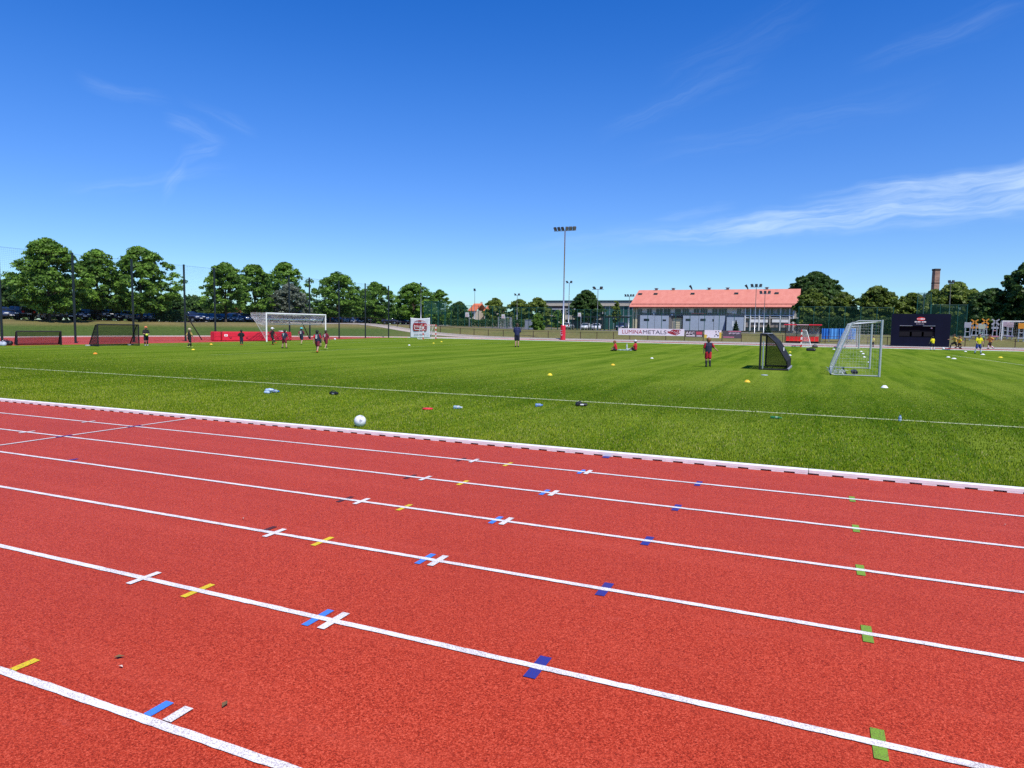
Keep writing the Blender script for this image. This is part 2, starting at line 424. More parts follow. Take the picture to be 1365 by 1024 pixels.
# ------------------------------------------------------------------ the setting: ground, pitch, track
def sheet(name, xs, ys, zf, m):
    X, Y = np.meshgrid(xs, ys); Z = zf(X, Y); nx, ny = len(xs), len(ys)
    v = np.stack([X, Y, Z], -1).reshape(-1, 3).tolist()
    f = [(j*nx+i, j*nx+i+1, (j+1)*nx+i+1, (j+1)*nx+i) for j in range(ny-1) for i in range(nx-1)]
    b = MB(); b.v = [tuple(p) for p in v]; b.f = f; b.m = [0]*len(f)
    o = b.build(name, m, smooth=True); return struct(o)
xs = np.concatenate([[-4000, -1500, -600, -300], np.arange(-200, 140, 2.), [150, 250, 500, 1500, 4000]])
ys = np.concatenate([[-1500, -300, -60], np.arange(-10, 200, 2.), [220, 300, 500, 1000, 2000, 5000]])
sheet('ground', xs, ys, ter, M_GROUND)
# the red oval: ring and ends in one sheet, then the turf on top of it
b = MB(); ro = 44.9
pts = []
for i in range(65): a = pi/2+pi*i/64; pts.append((XL+ro*cos(a), YC+ro*sin(a)))
for i in range(65): a = -pi/2+pi*i/64; pts.append((XR+ro*cos(a), YC+ro*sin(a)))
b.add([(x, y, -.004) for x, y in pts], [tuple(range(len(pts)))])
b.box(-200, 200, -.2, YC-ro+.02, -.3, -.0045)
track = struct(b.build('running_track', M_TRACK))
XG = -49.5
b = MB(); e = []
for i in range(60):                         # left edge of the turf, a shallow curve
    y = KY+73*i/59; e.append((XG-4.2*abs((y-45)/36)**1.6, y))
b.add([(110, KY+.03, 0), (110, KY+73, 0)]+[(x, y, 0) for x, y in e[::-1]], [tuple(range(len(e)+2))])
pitch = struct(b.build('grass_pitch', M_PITCH))
# painted lines belong to the surfaces they lie on
def strip(b, x0, x1, y0, y1, z): b.quad((x0, y0, z), (x1, y0, z), (x1, y1, z), (x0, y1, z))
def offk(k): return KY-(1.195+1.22*(k-1))
for k in range(1, 7):
    b = MB(); y = offk(k); xk = np.r_[-75, np.arange(-30, 22, .06), 70]; n = len(xk)
    ja, jb = RNG.normal(0, .0016, n), RNG.normal(0, .0016, n)
    b.add([(x, y-.025+a, .0025) for x, a in zip(xk, ja)]+[(x, y+.025+a, .0025) for x, a in zip(xk, jb)], [(i, i+1, n+i+1, n+i) for i in range(n-1)]); b.build('lane_line', M_LINE, track)
b = MB(); strip(b, -10.69, -10.64, offk(6)+.03, KY-.06, .0045); b.build('start_line', M_LINE, track)
for k in (1, 2):
    b = MB(); strip(b, -10.69, -10.64, offk(k)-.13, offk(k)+.13, .006); b.build('start_line_patch', M_MARK['navy'], track)
marks = {'black': [(1, 615, 612, 0), (2, 547, 635, 0), (3, 460, 664, 0), (4, 350, 704, 1)],
 'white': [(1, 632, 614, 0), (2, 567, 637, 0), (3, 482, 668, 0), (4, 366, 709.5, 0), (5, 192, 770, 0), (1, 784, 630, 2), (2, 738, 657.5, 2), (3, 675, 694, 2), (4, 584, 745, 2), (5, 445, 826, 2), (6, 214, 958, 3), (1, 118, 563, 0), (2, 36, 576, 0)],
 'yellow': [(1, 677, 618.5, 0), (2, 617, 643, 0), (3, 539, 675.5, 0), (4, 430, 720, 0), (5, 264, 787, 0), (6, 8, 892, 1)],
 'blue': [(1, 775, 628.5, 0), (2, 726, 656, 0), (3, 661, 692, 0), (4, 567, 743, 0), (5, 424, 822, 0), (6, 188, 952, 1)],
 'navy': [(1, 931, 645, 4), (2, 902, 677, 4), (3, 863, 721, 4), (4, 806, 784, 4), (5, 717, 887, 4), (3, 88, 616, 1)],
 'green': [(1, 1136, 666, 4), (2, 1141, 706, 4), (3, 1147, 761, 4), (4, 1156, 845, 4), (5, 1172, 992, 4)]}
for c, L in marks.items():
    for k, px, py, md in L:
        y = offk(k); x = G(px, py)[0]*y/G(px, py)[1]
        hw = .025 if md in (0, 1) else (.027 if md in (2, 3) else (.029 if c == 'green' else .034))
        y0 = y-.125 if md not in (1, 3) else y+.03
        z = .0045 if (c == 'white') else .0012
        bb = MB(); strip(bb, x-hw, x+hw, y0, y+.125 if md not in (1, 3) else y+.155, z); bb.build('exchange_mark', M_MARK[c], track)
b = MB()
x = G(812, 607)[0]; strip(b, x-.05, x+.05, KY-.16, KY-.01, .0015); b.build('exchange_mark', M_MARK['navy'], track)
# pitch lines
def pline(x0, y0, x1, y1, wd=.05, name='touch_line'):
    d = Vector((x1-x0, y1-y0, 0)); n = Vector((-d.y, d.x, 0)).normalized()*wd
    a = Vector((x0, y0, .004)); c = Vector((x1, y1, .004))
    bb = MB(); bb.quad(a-n, c-n, c+n, a+n); return bb.build(name, M_TURFLINE, pitch)
pline(-46.8, 16.02, 60, 16.02, .044)
pline(-46.8, 16.1, -46.8, 82, .05, 'goal_line')
pline(-41.3, 37, -41.3, 70, .03, 'goal_area_line'); pline(-46.7, 37, -41.4, 37, .03, 'goal_area_line')
pline(-30.3, 28, -30.3, 78, .025, 'penalty_area_line')
p0 = G(1270, 474); p1 = G(1365, 487); pline(*p0, *p1, .04, 'penalty_area_line')

# raised inner kerb with drainage slots
def kerb_run(b, x0, x1):
    y0, y1 = KY-.03, KY+.035; h = .066
    pr = [(y0, .018), (y0, h-.012), (y0+.012, h), (y1-.012, h), (y1, h-.012), (y1, .0), (y1-.012, .0), (y1-.012, .018)]  # rear lip down to the ground added to block light, slots stay dark
    n = len(pr)
    xs_ = np.arange(x0, x1+.01, 4.0)
    for xa, xb in zip(xs_[:-1], xs_[1:]):
        b.add([(xa+.004, p, q) for p, q in pr]+[(xb-.004, p, q) for p, q in pr], [tuple(range(n)), tuple(range(2*n-1, n-1, -1))]+[(i, (i+1) % n, n+(i+1) % n, n+i)[::-1] for i in range(n)])
    x = x0
    while x < x1: b.box(x, x+.15, y0+.001, y1-.014, -.002, .0175); x += .28
b = MB(); kerb_run(b, -36, 40); o = struct(fixn(b.build('inner_kerb', WHITE)))
# far kerb, kerb round the outside, concrete path along the fence
b = MB(); b.box(-52, 100, KY+73, KY+73.07, -.01, .085); struct(b.build('far_kerb', WHITE))
b = MB(); ri, rr = 44.9, 45.15
pp = [(a, XL) for a in np.linspace(1.15*pi, pi/2, 60)]
vs = []; fs = []
for i, (a, cx) in enumerate(pp):
    for r, z in ((ri, -.02), (ri, .11), (rr, .11), (rr, -.02)): vs.append((cx+r*cos(a), YC+r*sin(a), z))
for r, z in ((ri, -.02), (ri, .11), (rr, .11), (rr, -.02)): vs.append((100, YC+r, z))
for i in range(len(pp)):
    for k in range(3): fs.append((4*i+k, 4*i+k+1, 4*i+5+k, 4*i+4+k))
b.add(vs, fs); struct(fixn(b.build('outer_kerb', mat('kerb_concrete', (.62, .58, .52), .8))))
FY = 91.5
b = MB(); xa = np.arange(-100, 60, 2.); vs = []; fs = []
for x in xa: vs += [(x, FY-1.6, T(x, FY-1.6)+.03), (x, FY-.16, T(x, FY-.16)+.03)]
for i in range(len(xa)-1): fs.append((2*i, 2*i+2, 2*i+3, 2*i+1))
b.add(vs, fs); struct(b.build('concrete_path', mat('path_concrete', (.40, .34, .28), .85)))
b = MB(); vs = []; fs = []
for x in xa:
    z = T(x, FY); vs += [(x, FY-.14, z-.15), (x, FY-.14, z+.22), (x, FY+.14, z+.22), (x, FY+.14, z-.15)]
for i in range(len(xa)-1):
    for k in range(3): fs.append((4*i+k, 4*i+k+1, 4*i+5+k, 4*i+4+k))
b.add(vs, fs); tag(fixn(b.build('low_wall', mat('wall_concrete', (.50, .44, .37), .85))), 'low pale concrete wall carrying the dark railing beyond the track', 'wall')
# car park beyond the bank
b = MB(); yy = np.arange(30, 190, 3.); vs = []; fs = []
for y in yy: vs += [(-106, y, T(-106, y)+.03), (-84, y, T(-84, y)+.03)]
for i in range(len(yy)-1): fs.append((2*i, 2*i+1, 2*i+3, 2*i+2))
b.add(vs, fs); struct(b.build('car_park', ASPHALT))
b = MB(); xa = np.arange(-80, 60, 4.); vs = []; fs = []
for x in xa: vs += [(x, 112, T(x, 112)+.03), (x, 150, T(x, 150)+.03)]
for i in range(len(xa)-1): fs.append((2*i, 2*i+2, 2*i+3, 2*i+1))
b.add(vs, fs); struct(b.build('sports_court', mat('court_surface', (.16, .14, .12), .9, var=.2)))

# near turf: real blades, thinning with distance (nobody could count them)
def blades(n):
    Y = 9.44+23*RNG.random(n)**1.9; u = RNG.random(n); X = -1.78*Y-1.2+u*(2.02*Y+9.2)
    clump = np.sin(X*2.1+np.sin(Y*1.7)*1.3)*np.sin(Y*2.6+np.sin(X*1.1))
    h = (.018+.020*RNG.random(n))*(1+.18*clump)*(1+.35*(Y < 9.6))*np.clip(1.25-(Y-9.4)/18, .12, 1); wd = (.004+.004*RNG.random(n))*(1+(Y-9.4)*.05)
    an = RNG.random(n)*2*pi; lean = .6*h*RNG.random(n)
    la = RNG.random(n)*2*pi
    c = np.stack([X, Y, np.zeros(n)], 1); s_ = np.stack([np.cos(an)*wd, np.sin(an)*wd, np.zeros(n)], 1)
    tip = c+np.stack([np.cos(la)*lean, np.sin(la)*lean, h], 1)
    v = np.stack([c-s_, c+s_, tip], 1).reshape(-1, 3)
    me = bpy.data.meshes.new('grass'); me.vertices.add(3*n); me.vertices.foreach_set('co', v.ravel())
    me.loops.add(3*n); me.loops.foreach_set('vertex_index', np.arange(3*n, dtype=np.int32))
    me.polygons.add(n); me.polygons.foreach_set('loop_start', np.arange(0, 3*n, 3, dtype=np.int32)); me.polygons.foreach_set('loop_total', np.full(n, 3, np.int32))
    Ye = Y+1.5*np.sin(X*.5)*np.sin(X*.23+1)
    tone = np.clip(.45+.30*RNG.standard_normal(n)+.12*clump+.10*(Ye < 13.4)-.20*np.exp(-((Ye-17)/2.6)**2), 0, 1)*.9
    dry = RNG.random(n) < .06; tone[dry] = .95
    tone[np.abs(Y-16.02) < .046] = 1.5
    at = me.attributes.new('tone', 'FLOAT', 'FACE'); at.data.foreach_set('value', tone)
    me.update(); me.validate()
    m, nt, bs = newmat('grass_blade'); a = N(nt, 'ShaderNodeAttribute', attribute_name='tone').outputs['Fac']
    c = ramp(nt, a, [(0, (.058, .112, .003)), (.45, (.220, .305, .010)), (.85, (.45, .49, .036)), (.95, (.46, .42, .15))])
    c = mixc(nt, mapr(nt, a, 1.2, 1.3), c, (.62, .67, .36))
    nt.links.new(c, bs.inputs['Base Color']); bs.inputs['Roughness'].default_value = .7; bs.inputs['Specular IOR Level'].default_value = .04
    tr = N(nt, 'ShaderNodeBsdfTranslucent'); nt.links.new(c, tr.inputs['Color'])
    mx = N(nt, 'ShaderNodeMixShader'); mx.inputs[0].default_value = .3
    nt.links.new(bs.outputs[0], mx.inputs[1]); nt.links.new(tr.outputs[0], mx.inputs[2]); nt.links.new(mx.outputs[0], nt.nodes['Material Output'].inputs[0])
    me.materials.append(m)
    o = bpy.data.objects.new('grass', me); COL.objects.link(o); o['kind'] = 'stuff'; o['label'] = 'short green turf blades beside the white track kerb'
    o['category'] = 'grass'
blades(460000)
# ------------------------------------------------------------------ trees
LEAF = {'plane': leaf_mat('plane_leaf', (0.045, 0.118, 0.013), (0.275, 0.47, 0.068)),
        'dark': leaf_mat('dark_leaf', (0.022, 0.062, 0.013), (0.13, 0.225, 0.048)),
        'lime': leaf_mat('lime_leaf', (0.055, 0.098, 0.013), (0.29, 0.37, 0.06)),
        'silver': leaf_mat('silver_leaf', (0.085, 0.115, 0.075), (0.36, 0.4, 0.3)),
        'bright': leaf_mat('bright_leaf', (0.055, 0.135, 0.016), (0.25, 0.4, 0.065)),
        'fir': leaf_mat('fir_needles', (0.012, 0.038, 0.018), (0.06, 0.115, 0.05)),
        'copper': leaf_mat('orange_leaf', (0.12, 0.05, 0.018), (0.42, 0.19, 0.06))}
def leaves(P, nrm, size, seed, tone0):
    """leaf-sized faces at points P facing roughly nrm"""
    r = np.random.default_rng(seed); n = len(P)
    d = nrm+.75*r.standard_normal((n, 3)); d /= np.linalg.norm(d, axis=1)[:, None]
    a = np.cross(d, r.standard_normal((n, 3))); a /= np.linalg.norm(a, axis=1)[:, None]; b_ = np.cross(d, a)
    s = size*(.6+.8*r.random(n))[:, None]
    k = .55+.3*r.random(n)[:, None]
    v = np.stack([P-a*s, P+b_*s*k-a*s*.1, P+a*s, P-b_*s*k-a*s*.1], 1).reshape(-1, 3)
    tone = np.clip(tone0+.22*r.standard_normal(n), 0, 1)
    return v, tone
def leafmesh(name, v, tone, m, parent):
    n = len(v)//4; me = bpy.data.meshes.new(name); me.vertices.add(4*n); me.vertices.foreach_set('co', v.ravel())
    me.loops.add(4*n); me.loops.foreach_set('vertex_index', np.arange(4*n, dtype=np.int32))
    me.polygons.add(n); me.polygons.foreach_set('loop_start', np.arange(0, 4*n, 4, dtype=np.int32)); me.polygons.foreach_set('loop_total', np.full(n, 4, np.int32))
    at = me.attributes.new('tone', 'FLOAT', 'FACE'); at.data.foreach_set('value', tone)
    me.update(); me.validate(); me.materials.append(m)
    o = bpy.data.objects.new(name, me); COL.objects.link(o); o.parent = parent; return o
def tree(label, px, top, wpx, x=None, y=None, kind='plane', base=.22, shape=1.0, cat='tree', group=None, size=.165, dens=1.0, name='tree', zbase=None, lobes=None, sq=1.1):
    """px, top, wpx: column, crown top row and crown width as surveyed; x or y: the line it stands on; base: clear trunk share"""
    if x is not None: P = (x, onX(px, x))
    else: P = (onY(px, y), y)
    z0 = T(*P)-.05 if zbase is None else zbase
    s = mpp(P); H = zat(top, P)-z0; R = wpx*s/2
    seed = int(px*7+top); r = np.random.default_rng(seed)
    root = thing(name, label, cat, (P[0], P[1], z0), 0, group)
    cb = H*base; ch = H-cb
    # clumps over a domed envelope with uneven radius, some inside
    nl = int((130+R*R*8)*dens); C = []; tries = 0
    ph = r.random(6)*6.28
    while len(C) < nl and tries < nl*20:
        tries += 1
        t = r.random(); th = r.random()*6.283
        prof = (sin(pi*min(1, t*.90+.10)**.77))**.63*shape if shape > 0 else (1-t)**.9
        prof = min(prof, 1.0)
        if shape > 0: prof = max(prof, .05)
        lob = 1+.16*sin(3*th+ph[0]+3*t)+.12*sin(5*th+ph[1]-4*t)+.10*sin(9*t+ph[2])
        rr = R*sq*prof*lob*(1-.75*r.random()**1.7)
        C.append((rr*cos(th), rr*sin(th), cb+ch*t*.93))
    C = np.array(C)
    cr = (.36+.38*r.random(len(C)))*(R/4.2)**.6
    cr = np.minimum(cr*.9, .75)
    ctone = np.clip(.45+.22*r.standard_normal(len(C)), .05, .95)
    per = int(66*dens)
    dirs = r.standard_normal((len(C), per, 3)); dirs /= np.linalg.norm(dirs, axis=2)[..., None]
    dirs[..., 2] = np.where(dirs[..., 2] < -.35, -dirs[..., 2], dirs[..., 2])
    rad = r.random((len(C), per, 1))**.45*1.25
    Pt = (C[:, None, :]+dirs*rad*cr[:, None, None]*np.array([1.15, 1.15, .8])).reshape(-1, 3)
    Nn = (dirs+np.array([0, 0, .55])).reshape(-1, 3)
    v, tone = leaves(Pt, Nn, size, seed, np.repeat(ctone, per))
    b = MB(); tr = max(.09, H*.017)
    b.tube([(0, 0, 0), (.03, .02, cb*.6), (0, .05, cb+ch*.25), (.1, 0, cb+ch*.55), (0, 0, cb+ch*.8)], [tr*1.25, tr, tr*.8, tr*.5, tr*.15], 8)
    for i in range(9):
        c = C[r.integers(len(C))]*np.array([.8, .8, .95]); zb = cb*.75+ch*.4*r.random()
        b.tube([(0, 0, zb), (c[0]*.45, c[1]*.45, zb+(c[2]-zb)*.6), tuple(c)], [tr*.5, tr*.33, tr*.1], 5)
    b.build('trunk', BARK, root, True)
    leafmesh('crown', v, tone, LEAF[kind], root)
    return root
XT = -85
tree('largest round plane tree at the left end of the row above the parked cars', 66, 315, 78, x=XT, kind='plane', base=.10, dens=1.35)
tree('middle plane tree of the left clump, lower than its two neighbours', 131, 330, 60, x=XT-2, kind='plane', base=.16, dens=1.2)
tree('broad plane tree behind the larger black mini goal', 189, 327, 80, x=XT, kind='plane', base=.12, dens=1.35)
tree('plane tree at the left of the clump behind the red mats', 301, 348, 54, x=XT, kind='plane', base=.18, dens=1.15)
tree('plane tree in the middle of the clump behind the red mats', 340, 350, 46, x=XT-2, kind='plane', base=.18, dens=1.15)
tree('tall plane tree at the right of the clump behind the white goal', 381, 347, 54, x=XT-3, kind='plane', base=.18, dens=1.15)
tree('silvery grey leaved tree right behind the white goal', 387, 377, 44, x=-82.5, kind='silver', base=.05, dens=1.1, size=.17)
tree('plane tree right of the white goal, taller half of its pair', 451, 361, 62, x=XT, kind='plane', base=.13, dens=1.2)
tree('plane tree left of the white hanging banner, lower half of its pair', 500, 374, 48, x=XT, kind='plane', base=.13, dens=1.2)
tree('plane tree directly behind the white hanging banner', 551, 376, 52, x=XT, kind='plane', base=.12, dens=1.2)
tree('small plane tree at the right end of the row beside the green court fence', 586, 385, 30, x=XT, kind='plane', base=.12, dens=1.0)
# darker trees behind the row
tree('dark tree at the left edge of the view behind the first net post', 14, 371, 44, x=-122, kind='dark', base=.05, size=.26)
tree('low dark tree between the left clump and the pale sky gap', 232, 391, 36, x=-125, kind='dark', base=.05, size=.26)
tree('dark tree low in the gap beside the second clump of plane trees', 262, 398, 34, x=-130, kind='dark', base=.05, size=.26)
tree('low olive bush-like tree under the clump behind the red mats', 300, 404, 40, x=-104, kind='lime', base=.02, size=.24)
tree('low dark tree between the two right clumps of plane trees', 414, 408, 26, x=-128, kind='dark', base=.02, size=.26)
tree('small copper leaved tree above the blue cars', 313, 408, 13, x=-94, kind='copper', base=.3, size=.16)
tree('small bright green tree among the cars left of the banner', 508, 416, 26, x=-95, kind='bright', base=.1, size=.16)
tree('low bright bush-like tree between two groups of parked cars', 112, 412, 20, x=-95, kind='bright', base=.02, size=.16)
# middle distance
tree('dark tree left of the orange roofed house', 612, 402, 30, y=190, kind='dark', base=.03, size=.3)
tree('round olive tree right of the orange roofed house', 660, 397, 28, y=170, kind='lime', base=.15, size=.26)
tree('olive tree left of the flat roofed building, left one of its pair', 692, 399, 36, y=160, kind='lime', base=.08, size=.26)
tree('olive tree left of the flat roofed building, right one of its pair', 717, 396, 34, y=158, kind='lime', base=.08, size=.26)
tree('narrow bright green bush-like tree standing on the grass bank', 717, 417, 17, y=113, kind='bright', base=.0, size=.14, sq=.9)
tree('dense round dark tree in front of the flat roofed building', 781, 386, 36, y=150, kind='dark', base=.24, size=.24, dens=1.3)
tree('slender young tree beside the floodlight mast', 743, 412, 14, y=128, kind='bright', base=.12, size=.13, dens=.7)
tree('slender tree in front of the green glass wall', 820, 399, 13, y=160, kind='lime', base=.25, size=.18, dens=.6)
# right
tree('tallest dark tree rising behind the right end of the red roof', 1083, 360, 72, y=196, kind='dark', base=.08, size=.34, dens=1.4)
tree('round lime tree against the right end of the red roofed building', 1080, 383, 40, y=140, kind='lime', base=.05, size=.24, dens=1.25)
tree('lime tree behind the blue screens, lowest of the three limes', 1123, 389, 40, y=138, kind='lime', base=.05, size=.24, dens=1.2)
tree('wide lime tree behind the silver goals', 1167, 380, 52, y=136, kind='lime', base=.04, size=.24, dens=1.3)
tree('small lime tree at the foot of the brick chimney', 1243, 384, 34, y=150, kind='lime', base=.04, size=.24, dens=1.2)
tree('lime tree behind the dark scoreboard at its left half', 1214, 389, 48, y=142, kind='lime', base=.04, size=.24, dens=1.2)
tree('broad olive tree right of the brick chimney', 1272, 375, 66, y=140, kind='lime', base=.04, size=.25, dens=1.35)
tree('dark spreading tree above the exercise posts', 1318, 384, 54, y=126, kind='dark', base=.18, size=.24, dens=1.3)
tree('tall dark tree at the right edge of the view', 1368, 344, 58, y=124, kind='dark', base=.12, size=.25, dens=1.4)
tree('dark tree in the gap behind the scoreboard top', 1196, 402, 40, y=160, kind='dark', base=.0, size=.3)
tree('dark undergrowth tree filling the gap behind the blue screens', 1105, 412, 50, y=146, kind='dark', base=.0, size=.28)
tree('dark low tree behind the silver goals, below the wide lime', 1152, 412, 48, y=146, kind='dark', base=.0, size=.28)
tree('dark low tree behind the green mesh at the right', 1262, 412, 54, y=146, kind='dark', base=.0, size=.28)
tree('dark low tree behind the exercise posts, nearest the right edge', 1340, 412, 70, y=132, kind='dark', base=.0, size=.26)
# conifers: stacked drooping tiers
def fir(label, px, top, wpx, y):
    P = (onY(px, y), y); z0 = T(*P)-.05; H = zat(top, P)-z0; R = wpx*mpp(P)/2
    r = np.random.default_rng(int(px)); root = thing('fir_tree', label, 'tree', (P[0], P[1], z0))
    n = 2600; t = r.random(n)**1.5; tier = (np.floor(t*7)+.5*r.random(n))/7; th = r.random(n)*6.283
    rr = R*(1-t)*(.35+.65*r.random(n)**.5)*(.75+.5*((t*7) % 1 < .5))
    Pt = np.stack([rr*np.cos(th), rr*np.sin(th), H*(.04+.95*t)-.12*rr], 1); Nn = np.stack([np.cos(th)*.5, np.sin(th)*.5, np.ones(n)], 1)
    v, tone = leaves(Pt, Nn, .09, int(px), np.full(n, .45))
    b = MB(); b.tube([(0, 0, 0), (0, 0, H*.97)], [.06, .01], 6); b.build('trunk', BARK, root)
    leafmesh('crown', v, tone, LEAF['fir'], root)
fir('small dark fir tree behind the dark advertising board', 981, 427, 12, 100)
fir('small dark fir tree in front of the stone wall, behind the black rebounder', 1024, 432, 11, 101)
# hedges
def hedge(label, P0, P1, h, dpt, kind='dark'):
    a = np.array(P0); c = np.array(P1); L = np.linalg.norm(c-a); u = (c-a)/L; nn = np.array([-u[1], u[0]])
    r = np.random.default_rng(int(abs(a[0])*10)); n = int(L*h*260)
    s = r.random(n)*L; q = (r.random(n)-.5)*dpt; z = h*r.random(n)**.6*(1+.06*np.sin(s*1.7)+.05*np.sin(s*4.1))
    mid = (a+c)/2; z0 = T(*mid); xy = a[None]+s[:, None]*u+q[:, None]*nn-mid
    Pt = np.stack([xy[:, 0], xy[:, 1], z], 1); Nn = np.stack([nn[0]*np.sign(q), nn[1]*np.sign(q), np.full(n, .8)], 1)
    v, tone = leaves(Pt, Nn, .12, 3, np.full(n, .4))
    o = leafmesh('hedge', v, tone, LEAF[kind], None); o.location = (mid[0], mid[1], z0); tag(o, label, 'hedge'); return o
hedge('clipped dark green hedge between the two groups of parked cars', (-86, onX(205, -86)), (-86, onX(246, -86)), 1.75, 1.6)
hedge('low dark hedge behind the blue screens and silver goals', (onY(1070, 118), 118), (onY(1190, 118), 118), 2.6, 1.8)
hedge('low dark hedge in front of the sports courts', (onY(600, 126), 126), (onY(700, 126), 126), 1.5, 1.5)

# ------------------------------------------------------------------ parked cars
CARP = pxmat('car_paint', None); CGLASS = glass_mat('car_glass', (.02, .026, .035), .05)
TYRE = mat('tyre_rubber', (.02, .02, .02), .85); RIM = mat('wheel_rim', (.42, .43, .45), .35, .8); LAMP = mat('headlamp_glass', (.75, .78, .80), .15); TAIL = mat('tail_lamp', (.45, .02, .02), .25)
def car_proto(style):
    root = thing('parked_car', 'car', 'car')
    L, Wd = (4.3, 1.78) if style == 'hatch' else ((4.55, 1.84) if style == 'suv' else (4.6, 1.8))
    h = .06 if style != 'suv' else .16
    x0, x1 = -L/2, L/2
    low = [(x0+.05, .32+h), (x0, .55+h), (x0+.04, .88+h), (x0+.35, .97+h), (x1-1.25, .95+h), (x1-.30, .80+h), (x1-.04, .66+h), (x1, .45+h), (x1-.08, .28+h), (x1-.45, .24+h),
           (x1-.52, .50+h), (x1-.70, .64+h), (x1-.95, .64+h), (x1-1.13, .50+h), (x1-1.2, .24+h), (x0+1.2, .24+h), (x0+1.12, .50+h), (x0+.95, .64+h), (x0+.68, .64+h), (x0+.5, .50+h), (x0+.44, .26+h)]
    b = MB(); b.prism(low, -Wd/2, Wd/2)
    rf = 1.42 if style != 'suv' else 1.58
    if style == 'sedan': cab = [(x0+.75, .95), (x0+1.35, rf), (x1-2.0, rf+.02), (x1-1.25, .95)]
    else: cab = [(x0+.12, .95), (x0+.42, rf-.02), (x1-2.1, rf+.03), (x1-1.2, .95)]
    cab = [(x, z+(h if z < 1.2 else 0)) for x, z in cab]
    def shell(bb, c, wb, wt, grow=0.):
        vs = [(c[0][0], -wb, c[0][1]), (c[3][0], -wb, c[3][1]), (c[2][0], -wt, c[2][1]), (c[1][0], -wt, c[1][1])]
        vs += [(x, -y, z) for x, y, z in vs]
        bb.add(vs, [(0, 1, 2, 3), (7, 6, 5, 4), (3, 2, 6, 7), (1, 5, 6, 2), (0, 3, 7, 4), (0, 4, 5, 1)])
    shell(b, cab, Wd/2-.05, Wd/2-.24)
    o = b.build('body', CARP, root); bevel(o, .05, 2); o.data.polygons.foreach_set('use_smooth', [True]*len(o.data.polygons))
    wb, wt = Wd/2-.05, Wd/2-.24
    def lerp(p, q, t): return tuple(a+(c-a)*t for a, c in zip(p, q))
    def pane(pts, nrm):
        bb = MB(); n = Vector(nrm)*.012; bb.add([tuple(Vector(p)+n) for p in pts]+[tuple(Vector(p)-n*3) for p in pts], [(0, 1, 2, 3), (7, 6, 5, 4), (0, 4, 5, 1), (1, 5, 6, 2), (2, 6, 7, 3), (3, 7, 4, 0)])
        return fixn(bb.build('window', CGLASS, root))
    def at(s, t, side):        # s along, t up
        lo = lerp((cab[0][0], cab[0][1]), (cab[3][0], cab[3][1]), s); hi = lerp((cab[1][0], cab[1][1]), (cab[2][0], cab[2][1]), s)
        p = lerp(lo, hi, t); y = wb+(wt-wb)*t; return (p[0], side*y, p[1])
    for sd in (-1, 1):
        for s0, s1 in ((.08, .47), (.51, .93)): pane([at(s0, .1, sd), at(s1, .1, sd), at(s1, .85, sd), at(s0, .85, sd)], (0, sd, .2))
    for s, nx in ((1, 1), (0, -1)):
        p = []
        for t, q in ((.08, .9), (.88, .88)):
            a = at(s, t, 1); p.append((a[0], a[1]*q, a[2])); p.append((a[0], -a[1]*q, a[2]))
        pane([p[0], p[1], p[3], p[2]], (nx*.8, 0, .5))
    for sx_ in (x1-.83, x0+.82):
        for sd in (-1, 1):
            bb = MB(); y = sd*(Wd/2-.11)
            bb.tube([(sx_, y-sd*.1, .33), (sx_, y+sd*.1, .33)], .33, 16)
            wh = bb.build('wheel', TYRE, root); rb = MB(); rb.tube([(sx_, y+sd*.05, .33), (sx_, y+sd*.112, .33)], [.22, .19], 12); rb.build('rim', RIM, wh)
    for sd in (-1, 1):
        bb = MB(); bb.box(x1-.28, x1-.01, sd*.55-.2, sd*.55+.2, .60+h, .74+h, .03); bb.build('headlight', LAMP, root)
        bb = MB(); bb.box(x0-.01, x0+.12, sd*.66-.14, sd*.66+.14, .66+h, .90+h, .02); bb.build('tail_light', TAIL, root)
        bb = MB(); bb.box(x1-1.65, x1-1.45, sd*(Wd/2+.06)-.07, sd*(Wd/2+.06)+.07, .98+h, 1.12+h, .03); bb.build('wing_mirror', CARP, root)
    bb = MB(); bb.box(x1-.02, x1+.015, -.45, .45, .36+h, .52+h, .01); bb.build('grille', BLACK, root)
    bb = MB(); bb.box(x1+.006, x1+.022, -.26, .26, .40+h, .50+h); bb.build('number_plate', WHITE, root)
    bb = MB(); bb.box(x0-.015, x0+.02, -.26, .26, .50+h, .62+h); bb.build('number_plate', WHITE, root)
    return root
PROTO = {k: car_proto(k) for k in ('hatch', 'suv', 'sedan')}
used = set()
PAL = {'black': (.012, .012, .015), 'navy blue': (.018, .032, .085), 'white': (.68, .69, .70), 'grey blue': (.13, .18, .25), 'dark grey': (.045, .048, .052), 'silver': (.42, .44, .46), 'mid blue': (.03, .075, .20), 'dark red': (.16, .015, .02)}
